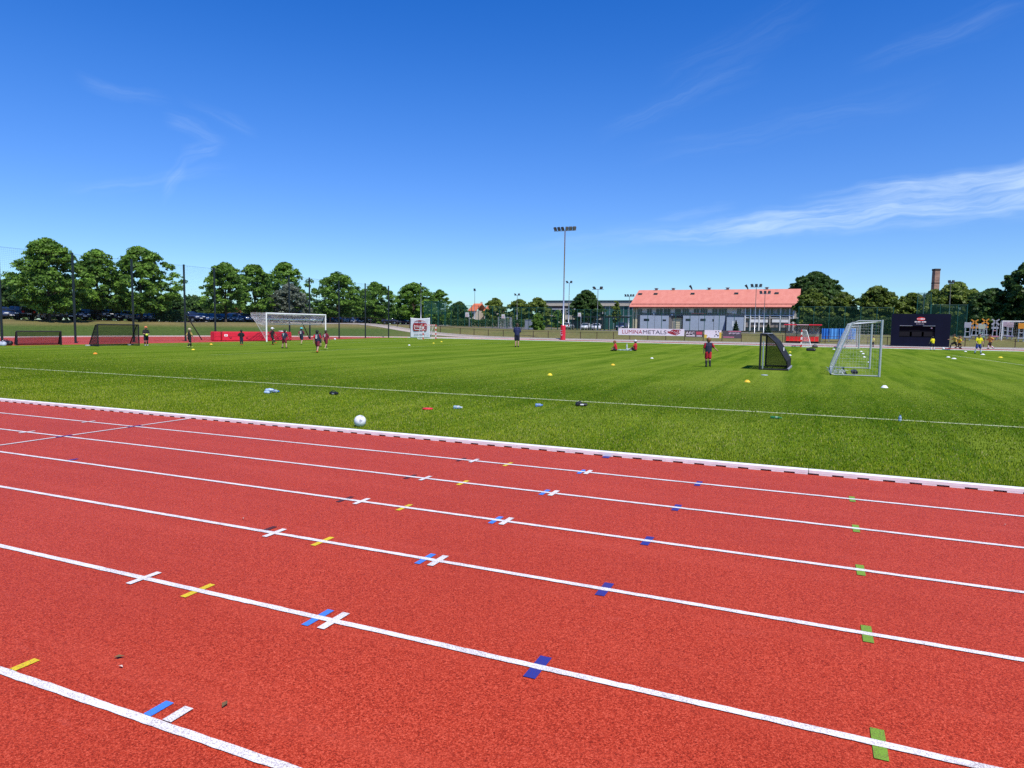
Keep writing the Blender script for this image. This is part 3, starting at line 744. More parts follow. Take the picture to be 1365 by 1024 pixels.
ROW = [(3, 'navy blue', 'hatch', 1), (24, 'black', 'suv', -1), (43, 'white', 'hatch', 1), (60, 'grey blue', 'suv', 1), (80, 'black', 'sedan', 1), (98, 'navy blue', 'sedan', 1),
       (129, 'black', 'suv', 1), (146, 'navy blue', 'hatch', 1), (160, 'silver', 'sedan', 1), (175, 'mid blue', 'hatch', 1), (190, 'grey blue', 'sedan', 1), (203, 'dark grey', 'suv', 1),
       (254, 'navy blue', 'suv', 1), (267, 'mid blue', 'sedan', 1), (281, 'dark grey', 'hatch', 1), (294, 'navy blue', 'sedan', 1), (307, 'grey blue', 'hatch', 1), (320, 'mid blue', 'suv', 1), (333, 'navy blue', 'sedan', 1), (345, 'black', 'hatch', 1),
       (357, 'silver', 'suv', 1), (369, 'mid blue', 'hatch', 1), (381, 'navy blue', 'sedan', 1), (393, 'dark grey', 'suv', 1), (405, 'grey blue', 'hatch', 1), (420, 'navy blue', 'suv', 1), (438, 'mid blue', 'hatch', 1), (449, 'grey blue', 'suv', 1), (460, 'navy blue', 'sedan', 1), (471, 'mid blue', 'hatch', 1), (482, 'black', 'suv', 1), (522, 'navy blue', 'hatch', 1), (534, 'mid blue', 'sedan', 1)]
KIND = {'hatch': 'hatchback', 'suv': 'tall estate car', 'sedan': 'saloon car'}
ORD = 'first second third fourth fifth sixth seventh eighth ninth tenth eleventh twelfth thirteenth fourteenth'.split()
def where(px, i):
    g = [r_ for r_ in ROW if (r_[0] < 115) == (px < 115) and (r_[0] < 230) == (px < 230) and (r_[0] < 430) == (px < 430) and (r_[0] < 500) == (px < 500)]
    k = [q[0] for q in g].index(px)
    nm = ('under the largest tree' if px < 115 else 'left of the hedge' if px < 230 else 'right of the hedge' if px < 430 else 'right of the white goal' if px < 500 else 'left of the white banner')
    return f'{ORD[k]} from left of those {nm}'
for i, (px, c, st, sgn) in enumerate(ROW):
    o = PROTO[st] if st not in used else copytree(PROTO[st]); used.add(st)
    xx = -88.2-.25*((i*7) % 3); P = (xx, onX(px, xx))
    o.location = (P[0], P[1], T(*P)+.03); o.rotation_euler = (0, 0, radians((i*37) % 7-3)+(pi if sgn < 0 else 0))
    o['label'] = f'{c} {KIND[st]}, {where(px, i)}'; o['group'] = 'cars parked along the car park'
    for ch in o.children:
        if ch.name.split('.')[0] in ('body', 'wing_mirror'): ch.color = (*PAL[c], 1)
# far-off woods that read as one dark mass
def woods(label, A, B_, top_px, y_off=6):
    a = np.array(A); c = np.array(B_); L = np.linalg.norm(c-a); u = (c-a)/L; nn = np.array([-u[1], u[0]]); r = np.random.default_rng(11)
    n = int(L*150); s = r.random(n)*L; q = (r.random(n)-.5)*y_off
    hh = 5.2*(1+.22*np.sin(s*.23)+.16*np.sin(s*.61+1)+.10*np.sin(s*1.7+2))*top_px; z = hh*r.random(n)**.6
    xy = a[None]+s[:, None]*u+q[:, None]*nn; Pt = np.stack([xy[:, 0], xy[:, 1], z], 1)
    Nn = np.stack([nn[0]*np.sign(q), nn[1]*np.sign(q), np.full(n, .8)], 1); v, tone = leaves(Pt, Nn, .42, 5, np.full(n, .35))
    mid = np.array([*((a+c)/2), 1.2]); v = v-np.array([*((a+c)/2), 0]); o = leafmesh('treeline', v, tone, LEAF['dark'], None); o.location = mid; o['kind'] = 'stuff'; o['label'] = label
woods('far off dark wood behind the car park', (-150, 30), (-118, 250), 1.0)
woods('far off dark wood beyond the courts and the hall', (-118, 250), (120, 235), 1.0)
# ------------------------------------------------------------------ ball stop net, fences, masts
def bar(b, p, q, r, n=8): return b.tube([p, q], r, n)
def netpanel(b, A, B_, z0a, z1a, z0b, z1b, step, wd):
    """upright net between ground points A and B"""
    L = math.dist(A, B_); nu = max(2, int(L/step)+1); nv = max(2, int((z1a-z0a)/step)+1)
    g = [[(A[0]+(B_[0]-A[0])*i/(nu-1), A[1]+(B_[1]-A[1])*i/(nu-1), (z0a+(z0b-z0a)*i/(nu-1))+((z1a-z0a)+((z1b-z0b)-(z1a-z0a))*i/(nu-1))*j/(nv-1)) for j in (range(nv))] for i in range(nu)]
    g = np.array(g)
    for row in g: b.strand(row[[0, -1]], wd)
    for k in range(nv): b.strand(g[[0, -1], k], wd)
t = thing('ball_stop_net', 'tall green ball stop net on dark posts behind the left goal', 'net fence', (-53.5, 55, 0))
inv = lambda o, root: setattr(o, 'location', -Vector(root.location))   # parts modelled in place
poles = [(2, 457, 333), (100, 458, 345), (178, 457, 352), (247, 455, 356), (287, 454, 362), (386, 451.8, 375), (413, 451.5, 373), (452, 451, 376), (487, 450.7, 380), (518, 450, 384)]
PP = []
for px, bs, tp in poles:
    y = onX(px, -53.6); z = 7.0; PP.append((-53.6, y)); b = MB(); b.tube([(-53.6, y, -.05), (-53.6, y, 7.05)], .085, 8); b.lathe([(.13, 0), (.13, .03)], (-53.6, y, 0), 8)
    o = b.build('post', DARKMETAL, t); inv(o, t)
for k in range(len(PP)-1):
    b = MB(); netpanel(b, PP[k], PP[k+1], .1, 6.9, .1, 6.9, .13, .0048); o = b.build('net', NETG, t); inv(o, t)
b = MB(); y0 = 14
netpanel(b, (-53.6, 20), PP[0], .1, 6.9, .1, 6.9, .13, .0048); o = b.build('net', NETG, t); inv(o, t)
b = MB(); b.strand([(p[0], p[1], 6.95) for p in [(-53.6, 20)]+PP], .018); o = b.build('top_cable', DARKMETAL, t); inv(o, t)
for px, sgn in ((247, 1), (412, -1)):
    y = onX(px, -53.6); b = MB(); bar(b, (-53.6, y, 2.6 if sgn > 0 else .1), (-53.6+.3, y+sgn*1.6, .1 if sgn > 0 else 2.0), .05)
    o = b.build('brace', DARKMETAL, t); inv(o, t)
# low perimeter fence along the far straight
t = thing('track_fence', 'low dark railing with thin posts along the far side of the track', 'fence', (-20, FY, 0))
fp = [440, 456, 474, 494, 512, 530, 546, 587, 613.5, 632, 651, 671, 691, 711, 731, 752, 774, 796, 818, 840, 864, 888, 913, 938, 963, 989, 1044, 1072, 1101, 1130, 1158, 1184, 1210, 1236, 1262, 1288, 1313, 1355]
FP = [(onY(p, FY), FY) for p in fp]
for P in FP:
    z = T(*P); b = MB(); b.box(P[0]-.035, P[0]+.035, FY-.035, FY+.035, z-.1, z+1.15); b.box(P[0]-.05, P[0]+.05, FY-.05, FY+.05, z+1.15, z+1.17); o = b.build('post', RUST, t); inv(o, t)
for zz in (1.10,):
    b = MB(); b.tube([(P[0], FY, T(*P)+zz) for P in FP], .022, 6); o = b.build('rail', RUST, t); inv(o, t)
b = MB()
for k in range(len(FP)-1):
    P, Q = FP[k], FP[k+1]; za, zb = T(*P), T(*Q); netpanel(b, P, Q, za+.05, za+1.08, zb+.05, zb+1.08, .2, .003)
o = b.build('wire_mesh', RUST, t); inv(o, t)
# floodlight masts
def lampbank(b1, b2, c, n, wd, s, rz, tilt=.5):
    for i in range(n):
        u = (i-(n-1)/2)*wd; m_ = Matrix.Translation(Vector(c))@Matrix.Rotation(rz, 4, 'Z')
        yaw = (-1)**i*.0+(.5*(i-(n-1)/2)/n)
        q = m_@Matrix.Translation((u, 0, 0))@Matrix.Rotation(yaw, 4, 'Z')@Matrix.Rotation(tilt, 4, 'X')
        bb = MB(); bb.box(-s*.42, s*.42, -s*.16, s*.16, 0, s, s*.08); b1.add([q@Vector(p) for p in bb.v], bb.f)
        bb = MB(); bb.box(-s*.34, s*.34, -s*.18, -s*.162, s*.1, s*.9); b2.add([q@Vector(p) for p in bb.v], bb.f)
LENS = glass_mat('lamp_lens', (.20, .22, .24), .25)
def mast(label, px, y, top, n, r0=.09, spread=.62, s=.5, base=None, rz=0., name='floodlight_mast', double=False, pad=False):
    P = (onY(px, y), y); z0 = T(*P)-.03; H = zat(top, P)-z0
    t = thing(name, label, 'light mast', (P[0], P[1], z0)); b = MB()
    b.tube([(0, 0, 0), (0, 0, H*.5), (0, 0, H)], [r0, r0*.82, r0*.6], 10); b.lathe([(r0*2.2, 0), (r0*2.2, .04), (r0*1.2, .05), (r0*1.2, .2)], (0, 0, 0), 10); b.build('pole', GALV, t, True)
    b = MB(); b.box(-spread*n/2, spread*n/2, -.05, .05, H-.02, H+.07); b.build('crossbar', GALV, t)
    for i in range(n):
        u = (i-(n-1)/2)*spread; f = .9 if u > 0 else -.9 if u < 0 else 0
        b1, b2 = MB(), MB(); lampbank(b1, b2, (u, 0, H+.07), 1, 0, s, rz+f*.6, .45 if not double else .8)
        o = b1.build('lamp', mat('lamp_housing', (.025, .032, .04), .5), t); b2.build('lens', LENS, o)
    return t, P, z0, H
t, P, z0, H = mast('tall grey floodlight mast with six lamps and a red padded foot', 750.7, 90.6, 308, 6, .115, .53, .52)
b = MB(); b.lathe([(.33, .02), (.34, .1), (.34, 2.0), (.30, 2.06)], (0, 0, 0), 18); pad = b.build('foot_pad', RED, t, False)
text('pad_lettering', 'LLP', .55, WHITE, pad, (-.14, -.345, 1.0), (pi/2, radians(90), radians(-22)), .01)
mast('thin lamp mast with one flat lamp left of the orange roofed house', 632.5, 150, 388, 1, .07, .8, .55)
mast('thin lamp mast with two lamps behind the man in dark blue', 689, 146, 394, 2, .07, .75, .5, double=True)
mast('lamp mast with two lamps just right of the tall floodlight mast', 757.8, 136, 377.5, 2, .08, .7, .5, double=True)
mast('lamp mast with two splayed lamps right of the round dark tree', 796, 122, 386, 2, .08, 1.1, .6, double=True)
mast('lamp mast with four lamps left of the red roof', 838, 136, 395.5, 4, .08, .5, .42)
mast('lamp mast with three lamps standing before the red roof, taller of two', 1006, 122, 383, 3, .07, .62, .5)
mast('lamp mast with three lamps standing before the red roof, shorter of two', 1018, 126, 392, 3, .07, .62, .5)
mast('plain lamp mast right of the brick chimney', 1264, 122, 378, 2, .07, .35, .45)
mast('thin lamp mast behind the scoreboard', 1229.5, 124, 396, 1, .06, .4, .4)
mast('street lamp post with one small lamp behind the white banner', 561, 125, 380, 1, .08, .5, .4)
mast('thin pale lamp post behind the floodlight mast before the flat roofed building', 757, 152, 403, 1, .06, .3, .3)
# green court fences
def meshfence(label, P0, P1, h, step, wd, npost, h0=0.):
    t = thing('court_fence', label, 'fence', (P0[0], P0[1], 0)); pts = [(P0[0]+(P1[0]-P0[0])*i/npost, P0[1]+(P1[1]-P0[1])*i/npost) for i in range(npost+1)]
    for p in pts:
        z = T(*p); b = MB(); b.box(p[0]-.04, p[0]+.04, p[1]-.04, p[1]+.04, z-.05, z+h+.08); o = b.build('post', WIREG, t); inv(o, t)
    b = MB()
    za, zb = T(*pts[0]), T(*pts[-1]); netpanel(b, pts[0], pts[-1], za+h0, za+h, zb+h0, zb+h, step, wd); o = b.build('mesh_panel', WIREG, t); inv(o, t)
    b = MB(); b.tube([(p[0], p[1], T(*p)+h) for p in pts], .03, 6); o = b.build('top_rail', WIREG, t); inv(o, t)
meshfence('long green mesh fence around the far sports courts', (onY(566, 116), 116), (onY(735, 116), 116), 4.0, .085, .0085, 18)
meshfence('green mesh fence in front of the green glass wall', (onY(735, 117), 117), (onY(842, 117), 117), 3.6, .1, .007, 12)
meshfence('dark green windbreak mesh right of the banner', (onY(566, 114), 114), (onY(594, 114), 114), 4.6, .05, .016, 3, 2.2)
meshfence('thin green mesh fence in front of the grey sports hall front', (onY(845, 117), 117), (onY(1062, 117), 117), 3.2, .2, .0025, 11)
meshfence('green mesh fence behind the dugout and blue screens', (onY(1064, 117), 117), (onY(1190, 117), 117), 4.2, .10, .009, 6)
meshfence('tall green mesh enclosure rising above the scoreboard', (onY(1221, 112), 112), (onY(1239, 112), 112), 6.0, .07, .014, 2)
meshfence('green mesh enclosure at the right side of the scoreboard', (onY(1240, 108), 108), (onY(1288, 108), 108), 4.3, .075, .016, 4)
# basketball hoops
def hoop(label, px, y, top, hb):
    P = (onY(px, y), y); z0 = T(*P); zt = zat(top, P)-z0; s = hb*mpp(P)
    t = thing('basketball_hoop', label, 'basketball hoop', (P[0], P[1], z0)); b = MB(); b.tube([(0, .9, 0), (0, .9, zt-s*.5), (0, .1, zt-s*.4)], .07, 8); b.build('pole', GALV, t)
    b = MB(); b.box(-s*.42, s*.42, -.02, .04, zt-s, zt); bo = b.build('backboard', WHITE, t)
    b = MB(); w_ = s*.16
    for x0, x1, z0_, z1_ in ((-w_, w_, .28, .31), (-w_, w_, .55, .58), (-w_, -w_+.04, .31, .55), (w_-.04, w_, .31, .55)): b.box(x0, x1, -.026, -.0205, zt-s+s*z0_, zt-s+s*z1_)
    b.build('target_square', REDP, bo)
    b = MB(); b.tube([(.22*cos(a), -.27+.22*sin(a), zt-s*.85) for a in np.linspace(0, 2*pi, 17)], .014, 6, False); b.build('ring', REDP, t)
hoop('white basketball backboard on a pole, leftmost, below the orange roof', 622.5, 118, 416.5, 6.2)
hoop('white basketball backboard on a pole left of the man in dark blue', 670.5, 118, 419, 5.5)
hoop('white basketball backboard in front of the black pergola', 772, 119.5, 417, 5)

# ------------------------------------------------------------------ goals
def goal(label, P0, P1, h, back_top, back_bot, m, netm, r=.06, stripes=None, nstep=.14, nw=.005, cat='goal', name='football_goal', side=1, group=None, rear='slope', netpts=None):
    """frame from ground point P0 to P1; side: which way (left normal * side) the net runs back"""
    a = Vector((*P0, 0)); c = Vector((*P1, 0)); L = (c-a).length; ang = atan2(c.y-a.y, c.x-a.x)
    t = thing(name, label, cat, (*P0, 0), ang, group)
    Z = Vector((0, 0, 1)); Yb = side
    def post(x, nm):
        b = MB()
        if stripes:
            k = max(5, int(h/.24)); 
            for i in range(k):
                b.use(stripes[i % 2]); b.box(x-r, x+r, -r, r, h*i/k+(.0 if i else 0), h*(i+1)/k)
        else: b.use(m); b.tube([(x, 0, -.02), (x, 0, h)], r, 10)
        return b.build(nm, None, t)
    post(0, 'post'); post(L, 'post')
    b = MB()
    if stripes:
        k = int(L/.24)
        for i in range(k): b.use(stripes[i % 2]); b.box(r+(L-2*r)*i/k, r+(L-2*r)*(i+1)/k, -r, r, h-2*r, h)
    else: b.use(m); b.tube([(0, 0, h-r), (L, 0, h-r)], r, 10)
    b.build('crossbar', None, t)
    rb = r*.5
    if rear == 'slope':
        for x in (0, L):
            b = MB(); b.tube([(x, 0, h-r), (x, Yb*back_top*.8, h-r), (x, Yb*back_top, h-r-.12), (x, Yb*back_bot*.985, .22), (x, Yb*back_bot, .06), (x, Yb*(back_bot-.12), .03), (x, 0, .03)], rb, 8); b.build('side_frame', m, t)
        b = MB(); b.tube([(0, Yb*back_bot, .05), (L, Yb*back_bot, .05)], rb, 8); b.build('ground_bar', m, t)
        prof = [(0, h-r), (back_top, h-r-.04), (back_bot, .06)]
    else: prof = rear
    pr = np.array(prof, float); d = np.r_[0, np.cumsum(np.linalg.norm(np.diff(pr, axis=0), axis=1))]; S = np.arange(0, d[-1]+1e-6, nstep); py_ = np.interp(S, d, pr[:, 0]); pz_ = np.interp(S, d, pr[:, 1])
    xs_ = np.linspace(0, L, int(L/nstep)+1); b = MB()
    g = np.array([[(x, Yb*y, z) for y, z in zip(py_, pz_)] for x in xs_])
    sag = .10*np.sin(np.pi*np.linspace(0, 1, len(xs_)))[:, None]*np.sin(np.pi*np.linspace(0, 1, len(S)))[None]
    g[..., 2] -= sag
    for A in (g, np.swapaxes(g, 0, 1)):
        for row in A: b.strand(row, nw)
    for x in (0, L):             # side nets, drawn in as rows between front post and the back profile
        for z in np.arange(.1, h-.1, nstep):
            idx = [i for i in range(len(S)) if abs(pz_[i]-z) < nstep]
            if idx: b.strand(np.array([(x, 0, z), (x, Yb*py_[idx[-1]], z)]), nw)
        for y in np.arange(nstep, max(pr[:, 0]), nstep):
            zs = [pz_[i] for i in range(len(S)) if py_[i] >= y-1e-6]
            if zs: b.strand(np.array([(x, Yb*y, min(zs) if rear != 'slope' else .05), (x, Yb*y, max(zs))]), nw)
    o = b.build('net', netm, t)
    return t
# white full size goal at the far left: net hung from rear stays, bottom rolled up
A_ = G(355.5, 455.6); Bx = A_[0]; By = onX(434, Bx); hg = zat(416.7, A_)
t = goal('white full size goal with its net hung back, left end of the pitch', A_, (Bx, By), hg, 0, 0, WHITE, NETW, .07, nstep=.13, nw=.012, side=1,
     rear=[(0, hg-.07), (1.9, hg-.05), (1.95, hg-.4), (1.2, hg-1.0), (.5, hg-1.15)])
L = By-A_[1]
b = MB(); b.tube([(.06, .35, hg-.62), (L-.06, .35, hg-.62)], .05, 8); b.build('rolled_net_bar', WHITE, t)
b = MB()
for k in range(15):
    f = k/15; b.strand(np.array([(0, 1.95*f, hg*f+.02), (0, 1.95*f, hg-.06)]), .013)
b.strand(np.array([(0, 0, .1), (0, 1.95, hg-.05)]), .03)
for k in range(14):
    f = k/14; b.strand(np.array([(0, 0, hg*(1-f)), (0, 1.95*(1-f), hg*(1-f))]), .013)
b.build('side_net', NETW, t)
# silver youth goals on the right
A_ = G(1174, 502.7); A_ = (2.38, A_[1])
t = goal('nearer silver portable goal seen from the side, standing on the right half', A_, (2.44, 37.1), 2.25, 1.05, 1.72, ALU, NETW, .046, nstep=.12, nw=.0022, side=1)
b = MB(); b.box(.15, 1.15, .75, .98, .07, .20, .03); b.box(.3, 1.0, .8, .93, .2, .215); b.build('counterweight', BLACK, t)
b = MB()
for k in range(60):
    r_ = random.random; p = Vector((.15+r_()*.9, 1.25+r_()*.55, .05)); q = p+Vector((r_()*.5-.25, r_()*.4-.2, r_()*.3)); b.strand(np.array([p, (p+q)/2+Vector((0, 0, .08)), q]), .007)
b.build('gathered_net', NETW, t)
A_ = G(1144.6, 465)
goal('farther silver portable goal seen from the side, beyond the nearer one', A_, (A_[0]+.1, A_[1]+5.6), 2.35, 1.15, 2.0, ALU, NETW, .06, nstep=.14, nw=.009, side=1)
# striped goals of the far touchline
RW = (REDP, WHITE)
A_ = G(1067.5, 463); goal('small red and white striped goal in front of the red dugout', A_, (A_[0]+.0, A_[1]+2.9), 1.85, .5, .95, WHITE, NETW, .05, RW, .12, .009, name='handball_goal', side=-1)
A_ = G(564, 452.5); goal('small red and white striped goal beside the white hanging banner', A_, (A_[0], onX(581, A_[0])), 1.85, .4, .8, WHITE, NETW, .05, RW, .14, .007, name='handball_goal', side=1)
# grey goal on the far court, white goal at the right edge
A_ = (onY(664, 122), 122); z = T(*A_); t = goal('grey goal with net on the far court behind the man in dark blue', A_, (onY(680, 122), 122), 2.1, .8, 1.0, GALV, NETW, .05, None, .15, .01, side=1, name='handball_goal'); t.location.z = z
A_ = (onY(1336, 101), 101); z = T(*A_); t = goal('white goal frame under the trees at the right edge', A_, (onY(1378, 101), 101), 2.35, .8, 1.2, WHITE, NETW, .06, None, .2, .006, side=1, name='handball_goal'); t.location.z = z

# black mini goals with dark mesh
def minigoal(label, P0, P1, h, prof, r=.04, step=.042, wd=.011, side=1, sides=True, name='mini_goal'):
    a = Vector((*P0, 0)); c = Vector((*P1, 0)); L = (c-a).length; ang = atan2(c.y-a.y, c.x-a.x)
    t = thing(name, label, 'mini goal', (*P0, 0), ang); S_ = side
    for x in (0, L): b = MB(); b.tube([(x, 0, 0), (x, 0, h)], r, 8); b.build('post', BLACK, t)
    b = MB(); b.tube([(0, 0, h), (L, 0, h)], r, 8); b.build('crossbar', BLACK, t)
    for x in (0, L):
        b = MB(); b.tube([(x, 0, h)]+[(x, S_*y, z) for y, z in prof]+[(x, 0, .03)], r*.9, 8); b.build('side_frame', BLACK, t)
    b = MB(); y, z = prof[-1]; b.tube([(0, S_*y, z), (L, S_*y, z)], r*.9, 8); b.build('ground_bar', BLACK, t)
    pr = np.array([(0, h)]+list(prof)); d = np.r_[0, np.cumsum(np.linalg.norm(np.diff(pr, axis=0), axis=1))]; q = np.arange(0, d[-1]+1e-6, step)
    yy_ = np.interp(q, d, pr[:, 0]); zz_ = np.interp(q, d, pr[:, 1]); b = MB()
    for x in np.arange(0, L+1e-6, step): b.strand(np.array([(x, S_*y, z) for y, z in pr]), wd)
    for y, z in zip(yy_, zz_): b.strand(np.array([(0, S_*y, z), (L, S_*y, z)]), wd)
    for x in ((0, L) if sides else (L,)):
        for y in np.arange(step, max(pr[:, 0]), step):
            z = np.interp(y, pr[:, 0], pr[:, 1]) if np.all(np.diff(pr[:, 0]) >= 0) else h*.6
            b.strand(np.array([(x, S_*y, .03), (x, S_*y, z)]), wd)
        for z in np.arange(step, h, step):
            ys_ = np.interp(-z, -pr[:, 1], pr[:, 0]); b.strand(np.array([(x, 0, z), (x, S_*ys_, z)]), wd)
    b.build('net', NETB, t)
    return t, L
A_ = G(23, 460.5); Bq = G(82, 460); 
t, L = minigoal('low wide black mini goal, left one of the pair at the left net posts', A_, Bq, .98, [(.25, .93), (.85, .05)], side=1)
A_ = G(131, 462); Bq = G(185.5, 461)
t, L = minigoal('tall black mini goal beside the child in the orange cap', A_, Bq, 1.52, [(.25, 1.48), (1.15, .05)], side=1)
b = MB()
for x in (.0, L): b.box(x-.2, x+.2, 1.0, 1.25, 0, .09, .02)
b.build('sand_bag', mat('pale_bag', (.45, .46, .45), .8), t)
A_ = G(1012.5, 493); Bq = (A_[0]+.05, A_[1]+3.2)
t, L = minigoal('black rebounder goal with slanting dark mesh on the right half', A_, Bq, 1.6, [(.25, 1.6), (.62, 1.25), (1.12, .42), (1.16, .04)], .045, .03, .017, side=-1, sides=False, name='rebounder_goal')
b = MB(); b.box(.05, L-.05, -1.22, -1.10, .0, .1, .02); b.build('weight_bar', mat('grey_sleeve', (.25, .26, .29), .7), t)
b = MB(); b.box(.02, L-.02, -.28, .04, 1.605, 1.64, .01); b.build('top_sleeve', mat('grey_sleeve', (.25, .26, .29), .7), t)
b = MB(); b.tube([(0, -.12, 0), (0, -.12, 1.3)], .035, 8); b.build('inner_post', GALV, t)
b = MB(); n1 = .62
for s0, s1 in ((.30, .44),): b.box(L*s0, L*s1, -.93, -.90, .85, 1.0)
o = b.build('badge', WHITE, t)
# ------------------------------------------------------------------ mats, dugout, scoreboard, boards
A_ = G(286.5, 454.7); Bq = G(389, 454.2)
def crashmat(label, p0, p1, y_back=.75, h=.90, y=None):
    a = Vector((*p0, 0)); c = Vector((*p1, 0)); t = thing('crash_mat', label, 'crash mat', (*p0, 0), atan2(c.y-a.y, c.x-a.x)); L = (c-a).length
    b = MB(); b.box(0, L, 0, y_back, .0, h); o = b.build('cover', RED, t); bevel(o, .07, 3)
    b = MB(); b.box(.02, L-.02, -.006, .0, h*.47, h*.49); b.build('seam', mat('dark_red_seam', (.30, .01, .02), .6), t)
    return t, L
mid = G(295, 454.6); t, L = crashmat('short red foam mat at the left end beside a net post', A_, mid)
m2 = G(296.2, 454.6)
t, L = crashmat('long red foam landing mat with a white patch behind the white goal', m2, Bq)
b = MB(); b.box(L*.03, L*.075, -.012, 0, .44, .64); b.build('white_patch', WHITE, t)
b = MB(); b.box(L*.045, L*.06, -.014, -.012, .5, .58); 
for k in range(4):
    b.tube([(L*(.0+.9*k/4+.1), -.02, .35), (L*(.0+.9*k/4+.115), -.05, .25), (L*(.9*k/4+.13), -.02, .35)], .02, 6)
b.build('carry_strap', BLACK, t)
b = MB(); b.box(L*.84, L*.93, .1, .65, .90, 1.0, .03); tag(b.build('white_cushion', WHITE), 'white cushion lying on the red landing mat', 'cushion').parent = None
bpy.data.objects['white_cushion'].location = t.location; bpy.data.objects['white_cushion'].rotation_euler = t.rotation_euler
# dugout
CLEAR = glass_mat('clear_panel', (.45, .50, .52), .1); CLEAR.node_tree.nodes['Principled BSDF'].inputs['Alpha'].default_value = .28
A_ = (onY(1047, 92.6), 92.6); wD = onY(1094, 92.6)-A_[0]; z0 = T(*A_)
t = thing('dugout', 'red roofed team shelter with red seats beyond the track', 'dugout', (*A_, z0))
b = MB(); b.box(-.15, wD*.32, -.15, .9, 2.38, 2.52, .03); b.box(wD*.67, wD+.15, -.15, .9, 2.38, 2.52, .03); b.build('roof', RED, t)
b = MB(); b.box(wD*.32+.01, wD*.67-.01, -.15, .9, 2.40, 2.5, .02); b.build('roof_middle', mat('pale_pink_panel', (.62, .40, .42), .5), t)
for x in (0, wD*.33, wD*.66, wD):
    b = MB(); b.box(x-.04, x+.04, .7, .78, 0, 2.38); b.tube([(x, .74, 2.2), (x, -.1, 2.36)], .03, 6); b.build('frame_post', BLACK, t)
b = MB(); b.box(0, .05, -.5, .7, .05, 2.37); b.build('end_panel', BLACK, t)
b = MB(); b.box(.06, wD-.05, .785, .80, .5, 2.3); b.build('clear_back', CLEAR, t)
for i in range(8):
    x = .12+i*(wD-.24)/8; s = MB(); wq = (wD-.24)/8*.9; s.box(x, x+wq, -.05, .40, .42, .50, .02); st = s.build('seat', REDP, t); s = MB(); s.box(x, x+wq, .40, .48, .45, 1.02, .02); s.build('seat_back', REDP, st)
b = MB(); b.box(.1, wD-.1, .1, .18, .2, .41); b.box(.3, .36, .1, .2, 0, .2); b.box(wD-.36, wD-.3, .1, .2, 0, .2); b.build('bench_rail', BLACK, t)
# blue screens
cols = [(.02, .16, .55), (.10, .34, .72), (.035, .22, .64), (.02, .13, .50), (.06, .28, .68)]
edges = [1096, 1106, 1119, 1128, 1136, 1141.5]
for i in range(5):
    x0, x1 = onY(edges[i], 97), onY(edges[i+1], 97); z = T((x0+x1)/2, 97)
    P = (x0, 97); zt = zat(438, P); t = thing('blue_screen', ['dark blue screen panel nearest the dugout', 'pale blue screen panel, second from the dugout', 'mid blue screen panel in the middle of the five', 'deep blue screen panel seen through the silver goal, left one', 'bright blue screen panel at the right end by the silver post'][i], 'screen', (x0, 97, z))
    b = MB(); n = 8
    vs = []; fs = []
    for k in range(n+1):
        u = k/n*(x1-x0-.04); yy_ = .05*sin(k*2.1+i)
        vs += [(u, yy_, .35), (u, yy_, zt-z), (u, yy_+.02, zt-z), (u, yy_+.02, .35)]
    for k in range(n):
        for q in range(4): fs.append((4*k+q, 4*k+(q+1) % 4, 4*k+4+(q+1) % 4, 4*k+4+q))
    b.add(vs, fs+[(0, 1, 2, 3), (4*n+3, 4*n+2, 4*n+1, 4*n)]); fixn(b.build('sheet', mat('blue_sheet_'+'abcde'[i], cols[i], .5, var=.2, scale=1.5), t))
    for x in (.02, x1-x0-.06): b = MB(); b.tube([(x, .1, -.05), (x, .1, zt-z+.05)], .03, 6); b.build('pole', GALV, t)
# scoreboard
SY = 90.95; x0, x1 = onY(1188.5, SY), onY(1267, SY); wS = x1-x0; P = (x0, SY); z0 = T(x0+wS/2, SY); hS = zat(418.5, (x0+wS/2, SY))-z0
t = thing('scoreboard', 'dark navy scoreboard wall with a black window and red emblem at the top', 'scoreboard', (x0, SY, z0))
NAVY = mat('navy_cladding', (.0035, .0065, .022), .7, var=.2, scale=1, spec=.15); DK = mat('dark_screen', (.004, .005, .008), .7, var=.3, scale=2, spec=.1)
wx0, wx1, wz0, wz1 = wS*.14, wS*.75, hS*.305, hS*.64
b = MB(); b.box(0, wx0, 0, .38, -.1, hS); b.box(wx1, wS, 0, .38, -.1, hS); b.box(wx0, wx1, 0, .38, -.1, wz0); b.box(wx0, wx1, 0, .38, wz1, hS); b.build('cladding', NAVY, t)
b = MB(); b.box(wx0, wx1, .18, .25, wz0, wz1); scn = b.build('screen', DK, t)
b = MB()
for k in range(3): xx = wx0+(wx1-wx0)*(k+.5)/3; b.box(xx-.7, xx+.7, .165, .18, wz0+.12, wz0+.62, .0)
b.build('digit_panel', mat('grey_digits', (.010, .011, .013), .6, spec=.2), scn)
b = MB(); b.box(wx0, wx0+(wx1-wx0)*.36, -.03, .0, wz1+.0, wz1+.05); b.box(wx0+(wx1-wx0)*.66, wx1, -.03, .0, wz1, wz1+.05); b.build('window_trim', GALV, t)
b = MB(); cx = wS*.49; b.lathe([(.5, 0), (.5, .02)], (0, 0, 0), 24); em = b.build('emblem', REDP, t); em.location = (cx+.05, -.004, hS*.85); em.rotation_euler = (pi/2, 0, 0); em.scale = (.85, .42, 1)
b = MB()
for k, (u, wd, hh) in enumerate([(-.42, .10, .12), (-.25, .12, .10), (-.08, .06, .2), (.06, .13, .24), (.23, .13, .24), (.40, .10, .24)]): b.box(cx+.8*u-wd*.4+.05, cx+.8*u+wd*.4+.05, -.035, -.026, hS*.85-hh*.4, hS*.85+hh*.4)
b.build('emblem_strokes', WHITE, t)
b = MB(); zz = hS*.765
